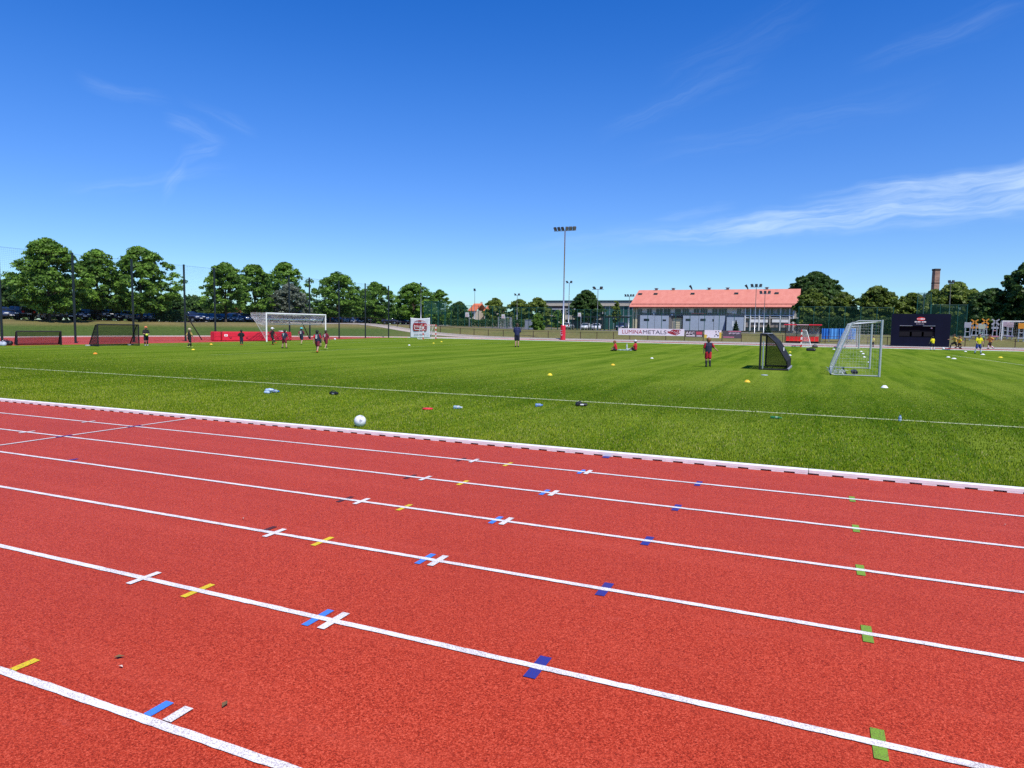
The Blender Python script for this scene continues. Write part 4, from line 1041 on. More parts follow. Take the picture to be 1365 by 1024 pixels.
for k, wd in enumerate([.11, .09, .12, .10, .05, .11, .12, .1]): u = -.55+k*.145; b.box(cx+u, cx+u+wd, -.012, -.001, zz-.07, zz+.07)
b.build('emblem_name_bar', WHITE, t)
b = MB(); zz = hS*.70
for k in range(6): u = -.4+k*.14; b.box(cx+u, cx+u+.08, -.012, -.001, zz-.035, zz+.035)
b.build('emblem_subtitle', mat('grey_letter', (.45, .46, .5), .5), t)
b = MB(); b.box(wx1-.42, wx1-.26, .15, .165, wz1-.28, wz1-.16); b.build('status_badge', WHITE, t)
# advertising boards on the railing
def board(label, px0, px1, top, bot, m, name='advertising_board'):
    y = FY-.09; x0, x1 = onY(px0, y), onY(px1, y); pm = ((x0+x1)/2, y); z1, z0 = zat(top, pm), zat(bot, pm)
    t = thing(name, label, 'board', (x0, y, z0)); b = MB(); b.box(0, x1-x0, -.02, .02, 0, z1-z0); p = b.build('panel', m, t); return t, x1-x0, z1-z0, p
wt = mat('banner_white', (.78, .79, .80), .6, var=.04); gr = mat('board_grey', (.085, .075, .085), .6); DKR = mat('maroon_ink', (.33, .02, .03), .6); INK = mat('dark_ink', (.045, .05, .075), .6)
t, w_, h_, p = board('long white banner reading LUMINAMETALS with a dark red flourish', 824.5, 912.5, 438.2, 447.3, wt)
ts = h_*.80
o = text('lettering', 'LUMINA', ts, DKR, p, (w_*.055, -.026, h_*.46), UPR, .004, 1., 'LEFT', w_*.31); o2 = text('lettering', 'METALS', ts, INK, p, (w_*.375, -.026, h_*.46), UPR, .004, 1., 'LEFT', w_*.355)

b = MB(); cx, cz = w_*.845, h_*.5
def stroke(b, pts, r, y=-.03):
    for i in range(len(pts)-1):
        a = Vector((pts[i][0], 0, pts[i][1])); c = Vector((pts[i+1][0], 0, pts[i+1][1])); d = (c-a).normalized(); n = Vector((-d.z, 0, d.x))
        ra, rb_ = r*(1-.7*abs(i/(len(pts)-1)*2-1)), r*(1-.7*abs((i+1)/(len(pts)-1)*2-1))
        b.add([(a+n*ra)+Vector((0, y, 0)), (a-n*ra)+Vector((0, y, 0)), (c-n*rb_)+Vector((0, y, 0)), (c+n*rb_)+Vector((0, y, 0))], [(0, 1, 2, 3)])
for k in range(5):
    ph = k*1.1; stroke(b, [(cx-.85+1.7*u, cz+.22*h_*sin(u*7+ph)+.1*h_*(k-2)*.7) for u in np.linspace(.0+.08*(k % 2), 1-.06*k, 18)], .075, -.022-.0015*k)
for k in range(4): stroke(b, [(cx+.1+.22*k+.16*cos(a), cz+.12*h_+.26*h_*sin(a)) for a in np.linspace(.3, 5.2, 14)], .05, -.032-.001*k)
b.build('red_flourish', DKR, p)
t, w_, h_, p = board('dark grey board with white letters and a red block, next to the long banner', 914, 937.5, 441, 449.6, gr)
text('lettering', 'AFC', h_*.62, WHITE, p, (w_*.28, -.026, h_*.60), UPR, .004, 1.25)
b = MB(); b.box(w_*.05, w_*.55, -.026, -.0205, h_*.14, h_*.28); b.build('white_stripe', WHITE, p)
b = MB(); b.box(w_*.62, w_*.95, -.026, -.0205, h_*.42, h_*.86); b.build('red_block', mat('rose_print', (.55, .08, .11), .6), p)
b = MB()
for k in range(4): b.box(w_*(.65+.075*k), w_*(.70+.075*k), -.026, -.0205, h_*.12, h_*.30)
b.build('white_marks', WHITE, p)
t, w_, h_, p = board('white board with yellow edges and small black figures', 939.5, 962, 440.3, 450.6, wt)
b = MB()
yw = mat('yellow_print', (.72, .52, .06), .6)
b.box(w_*.0, w_*.14, -.026, -.0205, h_*.0, h_*.42); b.box(w_*.88, w_*1., -.026, -.0205, 0, h_*.75); b.build('yellow_print', yw, p)
b = MB()
for u, v, r_ in ((.68, .80, .09), (.84, .82, .08), (.70, .45, .10), (.80, .30, .11), (.62, .25, .08), (.15, .28, .06)):
    b.tube([(w_*u, -.024, h_*v), (w_*u, -.0205, h_*v)], r_*h_, 10)
b.build('black_figures', INK, p)
t, w_, h_, p = board('dark board with pink lines and a white band near the fir tree', 964, 988.5, 441, 451.2, gr)
b = MB(); b.box(w_*.02, w_*.62, -.026, -.0205, h_*.10, h_*.22); b.box(w_*.30, w_*.98, -.026, -.0205, h_*.88, h_*.97); b.build('pink_lines', mat('pink_print', (.62, .20, .27), .6), p)
b = MB()
for k in range(9): b.box(w_*(.33+.07*k), w_*(.38+.07*k), -.026, -.0205, h_*(.55+.05*(k % 3)), h_*(.74+.03*(k % 2)))
b.build('pale_print', mat('lilac_print', (.55, .50, .56), .6), p)
# hanging white banner with the red badge lettering
x0, x1 = onY(547, 80.5), onY(572.8, 80.5); pm = ((x0+x1)/2, 80.5); z1, z0 = zat(423.3, pm), zat(450, pm)
t = thing('hanging_banner', 'square white cloth banner with a red emblem in front of the trees', 'banner', (x0, 80.5, 0)); w_, h_ = x1-x0, z1-max(z0, .05)
for x in (.03, w_-.03): b = MB(); b.tube([(x, .07, -.02), (x, .07, z1+.03)], .03, 6); b.build('pole', GALV, t)
b = MB(); n = 22; vs = []; fs = []
for j in range(n+1):
    for i in range(n+1):
        u, v = i/n, j/n; fold = .035*sin(9*u+2*v)*(1-abs(2*u-1)*.3)+.03*sin(14*(u-v))*v
        vs.append((u*w_, fold*.5, .05+h_*v-.08*sin(pi*u)*(v > .99)))
for j in range(n):
    for i in range(n): a = j*(n+1)+i; fs.append((a, a+1, a+n+2, a+n+1))
b.add(vs, fs); cl = b.build('cloth', mat('banner_cloth', (.80, .81, .83), .75, var=.05), t, True)
sm = cl.modifiers.new('thick', 'SOLIDIFY'); sm.thickness = .006
b = MB()
def rrect(b, cx, cz, hw, hh, y): 
    pts = []
    for q, (sx_, sz_) in enumerate(((1, 1), (-1, 1), (-1, -1), (1, -1))):
        for k in range(5): a = q*pi/2+k*pi/8; pts.append((cx+sx_*(hw-.25)+.25*cos(a), cz+sz_*(hh-.25)+.25*sin(a)))
    n = len(pts); b.add([(x, y, z) for x, z in pts]+[(x, y+.006, z) for x, z in pts], [tuple(range(n))[::-1]]+[(i, (i+1) % n, n+(i+1) % n, n+i) for i in range(n)])
rrect(b, w_*.51, h_*.56, w_*.36, h_*.20, -.062); b.build('emblem_block', DKR, cl)
b = MB()
for k in range(7): x = w_*(.24+.078*k); b.tube([(x+.06*cos(a), -.072, h_*.56+(.12 if k else .26)*sin(a)+(.1*h_*sin(k*.9))*.3) for a in np.linspace(.4, 5.6, 9)], .028, 5)
b.box(w_*.24, w_*.78, -.073, -.063, h_*.42, h_*.45); b.build('emblem_script', WHITE, cl)
b = MB(); stroke(b, [(w_*(.5+.30*cos(a)), h_*(.78+.10*sin(a))) for a in np.linspace(.2, 2.9, 14)], .06, -.064); stroke(b, [(w_*.42, h_*.82), (w_*.5, h_*.88), (w_*.58, h_*.82)], .1, -.066); b.build('emblem_arc', DKR, cl)
b = MB()
for k in range(11): x = w_*(.22+.052*k); b.box(x, x+w_*.03, -.066, -.06, h_*(.16+.012*(k % 3)), h_*.22)
b.build('emblem_caption', mat('dim_grey_ink', (.22, .22, .24), .6), cl)
# ------------------------------------------------------------------ buildings
BYY = 155.0
CREAM = mat('cream_render', (.62, .55, .36), .85); GREYP = mat('grey_panel', (.38, .43, .50), .6, var=.08, scale=1.5); WGLASS = glass_mat('window_glass', (.018, .026, .04), .08)
FRAME = mat('pale_frame', (.70, .70, .68), .6); OLIVE = mat('dull_wall', (.40, .37, .31), .85); STONE = stone_mat()
zg = 1.15
t = thing('sports_hall', 'long two storey hall with a salmon red sheet roof and grey panelled front', 'building', (onY(951, BYY), BYY, zg))
X0, X1 = onY(841, BYY), onY(1061.5, BYY)
oX = t.location.x
def lx(px): return onY(px, BYY)-oX
def lz(py, px): return zat(py, (onY(px, BYY), BYY))-zg
zE = lz(409, 951); xl, xr = lx(843), lx(1061)
b = MB(); b.use(OLIVE); b.box(xl, xr, .35, 16, -.3, zE+.15); b.build('wall', None, t)
# roof: two slopes with thickness, ridge 8 m back
rx0, rx1 = lx(839), lx(1064); rz = 10.7-zg; ey = -1.1; ez = zE-.05; ry = 8.2; th = .16
b = MB()
vs = []
for x in (rx0, rx1): vs += [(x, ey, ez), (x, ry, rz), (x, 2*ry-ey, ez), (x, 2*ry-ey, ez-th), (x, ry, rz-th), (x, ey, ez-th)]
b.add(vs, [(0, 6, 7, 1), (1, 7, 8, 2), (3, 9, 10, 4), (4, 10, 11, 5), (5, 11, 6, 0), (2, 8, 9, 3), (0, 1, 4, 5), (1, 2, 3, 4), (6, 11, 10, 7), (7, 10, 9, 8)])
roof = fixn(b.build('roof', roof_mat(), t))
b = MB(); b.add([(rx0+.3, .36, zE), (rx0+.3, ry, rz-.2), (rx0+.3, 2*ry, zE), (rx1-.3, .36, zE), (rx1-.3, ry, rz-.2), (rx1-.3, 2*ry, zE)], [(0, 1, 2), (5, 4, 3)]); b.build('gable', CREAM, t)
b = MB(); b.box(rx0, rx1, ey-.13, ey-.01, ez-.18, ez-.02); b.build('gutter', mat('dark_red_gutter', (.13, .03, .022), .5), t)
k = (rz-ez)/(ry-ey)
b = MB(); yy_ = ey+1.05; b.box(rx0+.3, rx1-.3, yy_, yy_+.03, ez+k*(yy_-ey)+.10, ez+k*(yy_-ey)+.22)
for i in range(36): x = rx0+.5+(rx1-rx0-1)*i/35; b.box(x-.02, x+.02, yy_+.031, yy_+.08, ez+k*(yy_-ey)-.0, ez+k*(yy_-ey)+.2)
b.build('snow_guard', mat('dark_red_gutter', (.13, .03, .022), .5), roof)
for px in (873.5, 896, 943.5, 968, 1020): 
    x = onY(px, BYY+ry)-oX; b = MB(); b.box(x-.28, x+.28, ry-.3, ry+.3, rz-.1, rz+.28, .02); b.box(x-.45, x+.45, ry-.4, ry+.4, rz+.34, rz+.42, .02); b.box(x-.2, x+.2, ry-.2, ry+.2, rz+.28, rz+.34); b.build('vent', mat('dull_vent', (.20, .17, .16), .6), roof)
for px in (919.5, 993.5):
    x = onY(px, BYY+ry)-oX; b = MB(); b.tube([(x+.25, ry, rz-.05), (x+.1, ry, rz+.35), (x-.3, ry, rz+.95)], [.1, .16, .28], 8); b.build('cowl', BLACK, roof)
for px, py in ((852.5, 392), (873, 391.5), (922, 391.5), (980, 391), (1033.5, 390)):
    y = ey+(ry-ey)*.74; x = onY(px, BYY+y)-oX; z = ez+k*(y-ey)
    b = MB(); b.box(x-.42, x+.42, y-.45, y+.45, z-.3, z+.26, .02); b.use(WGLASS); b.box(x-.34, x+.34, y-.462, y-.45, z+.02, z+.2); b.build('roof_hatch', mat('hatch_sheet', (.42, .16, .12), .5), roof)
# front: cream corner, windows band, grey panels, door bay, stone and glass right half
def fbox(name, p0, p1, top, bot, y0, y1, m, parent=None):
    b = MB(); z1, z0 = lz(top, (p0+p1)/2), lz(bot, (p0+p1)/2); b.box(lx(p0), lx(p1), y0, y1, z0, z1); return b.build(name, m, parent or t)
for p0, p1 in ((844, 845.6), (847, 849.3)): fbox('corner_pillar', p0, p1, 411, 447, -.25, .34, CREAM)
fbox('upper_wall', 849.6, 990, 410.5, 417.2, .05, .345, mat('pale_upper_wall', (.68, .66, .58), .8))
fbox('upper_wall', 990.2, 1058, 410.5, 419, .05, .345, mat('grey_upper_wall', (.46, .45, .42), .8))
def window(p0, p1, top, bot, nb=1, y=.0):
    z1, z0 = lz(top, (p0+p1)/2), lz(bot, (p0+p1)/2); a, c = lx(p0), lx(p1); b = MB(); fr = .035
    b.box(a, c, y-.03, y+.04, z0, z0+fr); b.box(a, c, y-.03, y+.04, z1-fr, z1)
    for i in range(nb+1): x = a+(c-a-fr)*i/nb; b.box(x, x+fr, y-.028, y+.038, z0+fr, z1-fr)
    o = b.build('window', FRAME, t); b = MB(); b.box(a+.01, c-.01, y+.0, y+.03, z0+.01, z1-.01); b.build('pane', WGLASS, o)
for p0, p1, nb in ((849.8, 855.5, 2), (862, 868.5, 2), (874, 883, 2), (884, 893.5, 2), (899, 907.5, 1), (909, 918, 3), (924, 931.5, 2), (933, 942.5, 3), (948.5, 956, 2), (957, 968.5, 3), (981.5, 987.5, 2), (993.5, 1004, 3), (1007, 1015, 2), (1021, 1030.5, 2), (1035, 1045, 3), (1047, 1056, 2)):
    window(p0, p1, 411.6, 420.2, nb, -.06)
for p0, p1, tp in ((854, 873.3, 417.3), (873.7, 892, 421), (911, 931.6, 421), (932.1, 951.6, 421), (952.1, 966.5, 421)):
    fbox('grey_panel', p0, p1, tp if p0 > 873 else 420.6, 440.5, -.75, -.55, GREYP)
fbox('grey_annex', 969, 991.5, 423, 441, -.9, .3, GREYP)
b = MB(); a0 = lx(963.5); z1, z0 = lz(424.5, 964), lz(441, 964); b.add([(a0, -.8, z0), (lx(967.4), -.8, z0), (lx(967.4), -.8, z1), (a0, .3, z0), (lx(967.4), .3, z0), (lx(967.4), .3, z1)], [(0, 1, 2), (5, 4, 3), (0, 3, 4, 1), (1, 4, 5, 2), (2, 5, 3, 0)]); fixn(b.build('dark_stair', mat('navy_sheet', (.03, .045, .11), .5), t))
for p0, p1, tp, bt in ((859, 866, 425, 428), (884, 888.5, 426, 428), (914.5, 921, 425, 428), (934, 941, 425, 428), (950, 952, 425.5, 428.5), ):
    o = fbox('slot_window', p0, p1, tp, bt, -.78, -.752, WGLASS)
fbox('annex_window', 976, 983.5, 428, 436, -.93, -.902, mat('pale_blind', (.66, .67, .68), .5))
# door bay
fbox('entrance_bay', 896.5, 908.8, 424, 441, -.2, .34, CREAM); fbox('bay_canopy', 895.5, 909.5, 421.5, 424, -.5, .34, BLACK)
fbox('bay_side', 891.9, 896.3, 421, 441, -.4, .34, mat('grey_brown_wall', (.20, .18, .165), .8))
for k_ in range(6): fbox('bay_louvre', 901, 908.5, 426+2.4*k_, 426.5+2.4*k_, -.23, -.202, mat('tan_louvre', (.42, .36, .24), .7))
fbox('entrance_door', 897.3, 900.4, 429, 441, -.24, -.203, mat('grey_door', (.26, .25, .23), .6))
fbox('balcony_rail', 921, 941, 417.2, 418.2, -.5, -.42, mat('salmon_rail', (.60, .22, .15), .6)); fbox('sign_board', 975, 981, 416.6, 418.2, -.3, -.24, WHITE)
# right half: gallery floor, white parapet, stone plinth, columns
fbox('gallery_slab', 992, 1058, 420.3, 421.4, -.5, .34, FRAME); fbox('gallery_slab', 992, 1058, 423.4, 424.4, -.45, .34, FRAME)
fbox('white_parapet', 1000.5, 1023.5, 426, 430, -.55, -.4, WHITE); fbox('white_parapet', 1029, 1052.5, 426, 430, -.55, -.4, WHITE)
fbox('stone_plinth', 993, 1058, 430.4, 436.5, -.35, .34, STONE); fbox('ground_glazing', 993, 1058, 436.8, 441, -.1, .34, glass_mat('grey_glass', (.12, .15, .165), .15))
for px in (993.2, 1000, 1012, 1026, 1040, 1052, 1057.3): fbox('column', px-.8, px+.8, 410.5, 441, -.6, -.36, FRAME if px not in (1026,) else OLIVE)
for px, py in ((871.5, 418.6), (896, 420)): b = MB(); b.ball((lx(px), -.4, lz(py, px)), .2, 8); b.tube([(lx(px), -.4, lz(py, px)), (lx(px), .05, lz(py, px)-.1)], .03, 6); b.build('wall_lamp', WHITE, t)
# flat roofed building with cream bands and the green glass wall
YF = 172.0; tf = thing('flat_roofed_building', 'low flat roofed building with cream bands and dark window rows', 'building', (onY(775, YF), YF, zg)); oF = tf.location.x
def gx(px): return onY(px, YF)-oF
def gz(py, px): return zat(py, (onY(px, YF), YF))-zg
def gbox(name, p0, p1, top, bot, y0, y1, m, parent=None):
    b = MB(); z1, z0 = gz(top, (p0+p1)/2), gz(bot, (p0+p1)/2); b.box(gx(p0), gx(p1), y0, y1, z0, z1); return b.build(name, m, parent or tf)
BEIGE = mat('beige_fascia', (.56, .49, .38), .85)
gbox('wall', 722, 845, 402.5, 446, .3, 14, mat('dark_wall', (.09, .085, .09), .8)); gbox('roof_edge', 721, 845.5, 400.6, 402.4, -.6, 14, mat('dark_teal_edge', (.03, .06, .075), .5))
gbox('fascia', 721.5, 845, 402.6, 408, -.45, .29, BEIGE); gbox('sill_band', 721.5, 800, 420.5, 426, -.2, .29, BEIGE)
gbox('soffit_band', 721.5, 806, 408.1, 412.2, -.1, .29, mat('brown_band', (.13, .09, .085), .7)); gbox('pale_trim', 721.5, 770, 411.6, 412.6, -.16, -.101, FRAME)
for p0, p1 in ((722.5, 731), (732, 740), (741, 744), (754.5, 756), (757.5, 767), (768, 779), (780, 790), (791, 803)):
    o = gbox('window', p0, p1, 412.8, 420.3, -.02, .25, FRAME); gbox('pane', p0+.4, p1-.4, 413.2, 420.0, -.05, -.021, WGLASS, o)
for p0, p1 in ((724, 735), (736, 744), (758, 770), (771, 790), (791, 803)):
    o = gbox('shop_window', p0, p1, 426.2, 441, -.02, .25, mat('dark_frame', (.05, .055, .06), .5)); gbox('pane', p0+.4, p1-.4, 426.6, 440.6, -.05, -.021, WGLASS, o)
for px in (746, 752.5): gbox('pillar', px-1.2, px+1.2, 412, 441, -.3, -.15, BEIGE)
gl = gbox('glass_wall', 806, 843, 408.3, 442, -.12, .28, glass_mat('green_glass', (.035, .13, .115), .1))
for px in (806.5, 812.5, 818, 825, 831, 837, 842.5): gbox('mullion', px-.35, px+.35, 408.4, 442, -.2, -.121, mat('steel_mullion', (.38, .43, .44), .4, .4), gl)
gbox('transom', 806.9, 842.1, 420.8, 421.6, -.16, -.122, mat('steel_mullion', (.38, .43, .44), .4, .4), gl)
# black pergola in front of it
YP = 128.; x0, x1 = onY(762, YP), onY(834, YP); pm = ((x0+x1)/2, YP); z0 = T(*pm); zt = zat(421.5, pm)-z0
t = thing('pergola', 'black steel pergola with a flat louvred top and many posts', 'pergola', (x0, YP, z0)); wP = x1-x0
b = MB(); b.box(0, wP, 0, .15, zt-.28, zt); b.box(0, wP, 2.6, 2.75, zt-.28, zt)
for i in range(26): x = wP*i/26; b.box(x, x+.06, .151, 2.599, zt-.2, zt-.05)
b.build('roof_frame', BLACK, t)
for px in (763, 769, 784, 792, 797, 806, 811, 826, 832):
    x = onY(px, YP)-x0; b = MB(); b.box(x-.07, x+.07, .02, .14, -.1, zt-.28); b.build('post', BLACK, t)
for i, (px, m, s) in enumerate(((781, 'white', 'hatch'), (795, 'white', 'sedan'), (757, 'silver', 'hatch'), (829, 'navy blue', 'suv'))):
    o = copytree(PROTO[s]); P = (onY(px, 136), 136); o.location = (P[0], P[1], T(*P)+.03); o.rotation_euler = (0, 0, radians((-80, -75, 95, -85)[i]))
    o['label'] = ['white hatchback behind the black pergola, left one', 'white saloon car behind the black pergola, right one', 'silver hatchback parked left of the black pergola', 'navy blue tall estate car parked before the green glass wall'][i]
    if 'group' in o: del o['group']
    o['group'] = 'cars behind the pergola'
    for ch in o.children:
        if ch.name.split('.')[0] in ('body', 'wing_mirror'): ch.color = (*PAL[m], 1)
# kiosk
P = (onY(699.5, 121), 121); z0 = T(*P); wk = 8*mpp(P); t = thing('kiosk', 'grey flat sided kiosk box beside the bright bush-like tree', 'kiosk', (*P, z0)); hk = zat(426, P)-z0
b = MB(); b.box(0, wk, 0, 1.4, 0, hk-.06, .02); b.build('box', mat('grey_cabinet', (.24, .26, .30), .6), t); b = MB(); b.box(-.06, wk+.06, -.06, 1.46, hk-.06, hk, .01); b.build('lid', GALV, t); b = MB(); b.box(.1, wk*.52, -.02, -.002, .1, hk-.2); b.box(wk*.55, wk-.1, -.02, -.002, .1, hk-.2); b.build('door', mat('grey_door_leaf', (.30, .32, .36), .6), t)
# house with the orange roof
def house(label, px0, px1, top, eave, y):
    P0 = (onY(px0, y), y); P1 = (onY(px1, y), y); z0 = 1.1; t = thing('house', label, 'house', (*P0, z0)); W_ = P1[0]-P0[0]; ze = zat(eave, P0)-z0; zr = zat(top, P0)-z0
    b = MB(); b.box(.3, W_-.3, .4, 9.6, -.2, ze); b.build('wall', mat('house_wall', (.55, .48, .38), .85), t)
    b = MB(); v = []
    for x in (0, W_): v += [(x, 0, ze-.1), (x, 5, zr), (x, 10, ze-.1), (x, 5, zr-.2), (x, .1, ze-.25), (x, 9.9, ze-.25)]
    b.add(v, [(0, 6, 7, 1), (1, 7, 8, 2), (4, 3, 9, 10), (3, 5, 11, 9), (0, 4, 10, 6), (2, 8, 11, 5), (0, 1, 3, 4), (1, 2, 5, 3), (6, 10, 9, 7), (7, 9, 11, 8)]); rf = fixn(b.build('roof', mat('orange_tile', (.62, .16, .065), .75), t))
    b = MB(); b.box(W_*.7, W_*.7+.6, 5.5, 6.1, zr-.6, zr+.6); b.build('chimney', mat('house_wall', (.55, .48, .38), .85), rf)
    for x in (W_*.25, W_*.6): b = MB(); b.box(x-.5, x+.5, .36, .398, ze-2, ze-.8); o = b.build('window', FRAME, t); b = MB(); b.box(x-.42, x+.42, .345, .36, ze-1.9, ze-.9); b.build('pane', WGLASS, o)
house('house with a bright orange tiled roof beyond the courts, left half of the pair', 623, 634, 404, 414, 215)
house('orange tiled house mostly hidden behind the round olive tree', 643.5, 656, 405, 414, 218)
house('pale house roof peeping out between the trees above the scoreboard', 1196, 1212, 402, 410, 205)
# brick chimney stack
YK = 215.; P = (onY(1243.3, YK), YK); zt = zat(358.5, P); wk = 6.6*mpp(P)/2
t = thing('factory_chimney', 'tall square brick chimney with a dark cap rising above the trees', 'chimney', (*P, .5))
b = MB(); b.add([(-wk*1.15, -wk*1.15, 0), (wk*1.15, -wk*1.15, 0), (wk*1.15, wk*1.15, 0), (-wk*1.15, wk*1.15, 0), (-wk, -wk, zt-1), (wk, -wk, zt-1), (wk, wk, zt-1), (-wk, wk, zt-1)], [(0, 1, 5, 4), (1, 2, 6, 5), (2, 3, 7, 6), (3, 0, 4, 7), (4, 5, 6, 7)]); t.rotation_euler = (0, 0, radians(24)); b.build('stack', brick_mat(), t)
b = MB(); b.box(-wk*1.12, wk*1.12, -wk*1.12, wk*1.12, zt-.99, zt-.5); b.build('cap', mat('soot_cap', (.05, .035, .03), .9), t)
for zz in (zt-4.4, zt-8.2): b = MB(); b.box(-wk*1.09, wk*1.09, -wk*1.09, wk*1.09, zz, zz+.25); b.build('iron_band', mat('soot_cap', (.05, .035, .03), .9), t)
# exercise posts at the right
def station(label, px, y, top, c1, c2, kind):
    K = .68
    P = (onY(px, y), y); z0 = T(*P); H = zat(top, P)-z0; t = thing('exercise_station', label, 'exercise station', (*P, z0)); m1 = mat(c1[0], c1[1], .5); m2 = mat(c2[0], c2[1], .5)
    for x in (-.25, .25): b = MB(); b.tube([(x, 0, -.05), (x*(1 if kind else .5), 0, H*.97)], .06, 8); b.build('post', GALV, t)
    if kind == 0:
        b = MB()
        for s_ in (-1, 1): b.add([(-.62*K*s_, -.10, H), (.5*K*s_, -.10, H*.70), (.62*K*s_, -.10, H*.78), (-.45*K*s_, -.10, H*1.03), (-.62*K*s_, -.02+.05*s_, H), (.5*K*s_, -.02+.05*s_, H*.70), (.62*K*s_, -.02+.05*s_, H*.78), (-.45*K*s_, -.02+.05*s_, H*1.03)], [(0, 1, 2, 3), (7, 6, 5, 4), (0, 4, 5, 1), (1, 5, 6, 2), (2, 6, 7, 3), (3, 7, 4, 0)])
        b.build('crossed_panels', m1, t); b = MB(); b.box(-.36, .36, -.03, .05, H*.54, H*.64, .01); b.build('panel', m1, t)
    else:
        b = MB(); b.box(-.36, .36, -.08, -.02, H*.66, H*.94, .02); b.build('panel', m1, t)
    b = MB(); b.box(-.38, .38, -.2, .2, H*.14, H*.20, .02); b.build('step', m2, t)
    b = MB(); b.tube([(-.25, 0, H*.45), (.25, 0, H*.45)], .04, 6); b.build('handrail', m2, t)
OR = ('orange_plastic', (.72, .28, .02)); WP = ('white_plastic', (.36, .36, .39)); PK = ('pale_pink_plastic', (.45, .34, .38)); CRP = ('cream_plastic', (.42, .44, .32)); GY = ('grey_plastic', (.35, .36, .40)); RO = ('rose_plastic', (.48, .20, .27))
station('exercise post with white head board at the left of the playground', 1290, 100, 428.5, WP, GY, 1)
station('exercise post with crossed orange panels, left one of two', 1298.8, 102, 426.5, OR, GY, 0)
station('exercise post with white and pale blue boards between the orange ones', 1304.5, 104, 430.5, WP, GY, 1)
station('exercise post with a cream board and green step', 1309, 101, 431.5, CRP, ('green_plastic', (.20, .34, .22)), 1)
station('exercise post with crossed orange panels, right one of two', 1313, 103, 425.5, OR, GY, 0)
station('exercise post with white cross and rose coloured rail', 1326.5, 101, 426, WP, RO, 0)
station('exercise post with pale pink board under the white goal frame', 1341, 103, 427.5, PK, GY, 1)
station('exercise post with dull pink board left beside the pale pink one', 1346.5, 102, 428.5, PK, ('violet_plastic', (.22, .18, .34)), 1)
station('exercise post with an orange head at the right edge of the view', 1362, 100, 429.5, OR, GY, 1)
# ------------------------------------------------------------------ people
PENDING = []
class Blob:
    """soft shape grown from tapered limbs, joined into one continuous skin"""
    def __init__(s): s.b = MB()
    def limb(s, p, q, r0, r1, n=12):
        p, q = Vector(p), Vector(q); t = q-p
        if t.length < 1e-5: return s.ball(p, r0)
        t.normalize(); up = Vector((0, 0, 1)) if abs(t.z) < .9 else Vector((1, 0, 0)); a = t.cross(up).normalized(); c = t.cross(a)
        rings = [(p+t*(-r0*cos(u)), r0*sin(u)) for u in (.35, .8, 1.2)]+[(p, r0), (q, r1)]+[(q+t*(r1*cos(u)), r1*sin(u)) for u in (1.2, .8, .35)]
        vs = [o+a*(r*cos(2*pi*k/n))+c*(r*sin(2*pi*k/n)) for o, r in rings for k in range(n)]; m = len(rings)
        fs = [(i*n+k, i*n+(k+1) % n, i*n+n+(k+1) % n, i*n+n+k) for i in range(m-1) for k in range(n)]+[tuple(range(n-1, -1, -1)), tuple(range((m-1)*n, m*n))]
        s.b.add(vs, fs)
    def ball(s, c, r, sc=(1, 1, 1)): s.b.ball(c, r, 8, sc)
    def box(s, c, h, rot=None):
        m = MB(); m.box(-h[0], h[0], -h[1], h[1], -h[2], h[2], min(h)*.3); R_ = rot or Matrix.Identity(3); s.b.add([Vector(c)+R_@Vector(v) for v in m.v], m.f)
    def build(s, name, m, parent, vox, sm=2):
        o = fixn(s.b.build(name, m, parent, True)); r = o.modifiers.new('skin', 'REMESH'); r.mode = 'VOXEL'; r.voxel_size = vox; r.use_smooth_shade = True
        q = o.modifiers.new('smooth', 'SMOOTH'); q.factor = .5; q.iterations = sm; PENDING.append(o); return o
HAIR = {'brown': (.045, .026, .015), 'black': (.012, .010, .009), 'fair': (.24, .15, .07), 'ginger': (.22, .09, .035)}
SKIN = None
def skin():
    if 'skin' in MATS: return MATS['skin']
    m, nt_, b = newmat('skin'); tc_ = N(nt_, 'ShaderNodeTexCoord').outputs['Object']
    nt_.links.new(ramp(nt_, noise(nt_, tc_, 12, 3), [(.3, (.42, .23, .16)), (.7, (.52, .30, .21))]), b.inputs['Base Color']); b.inputs['Roughness'].default_value = .55; b.inputs['Subsurface Weight'].default_value = .05; MATS['skin'] = m; return m
def cloth(c, nm): return mat(nm, c, .85, var=.12, scale=14)
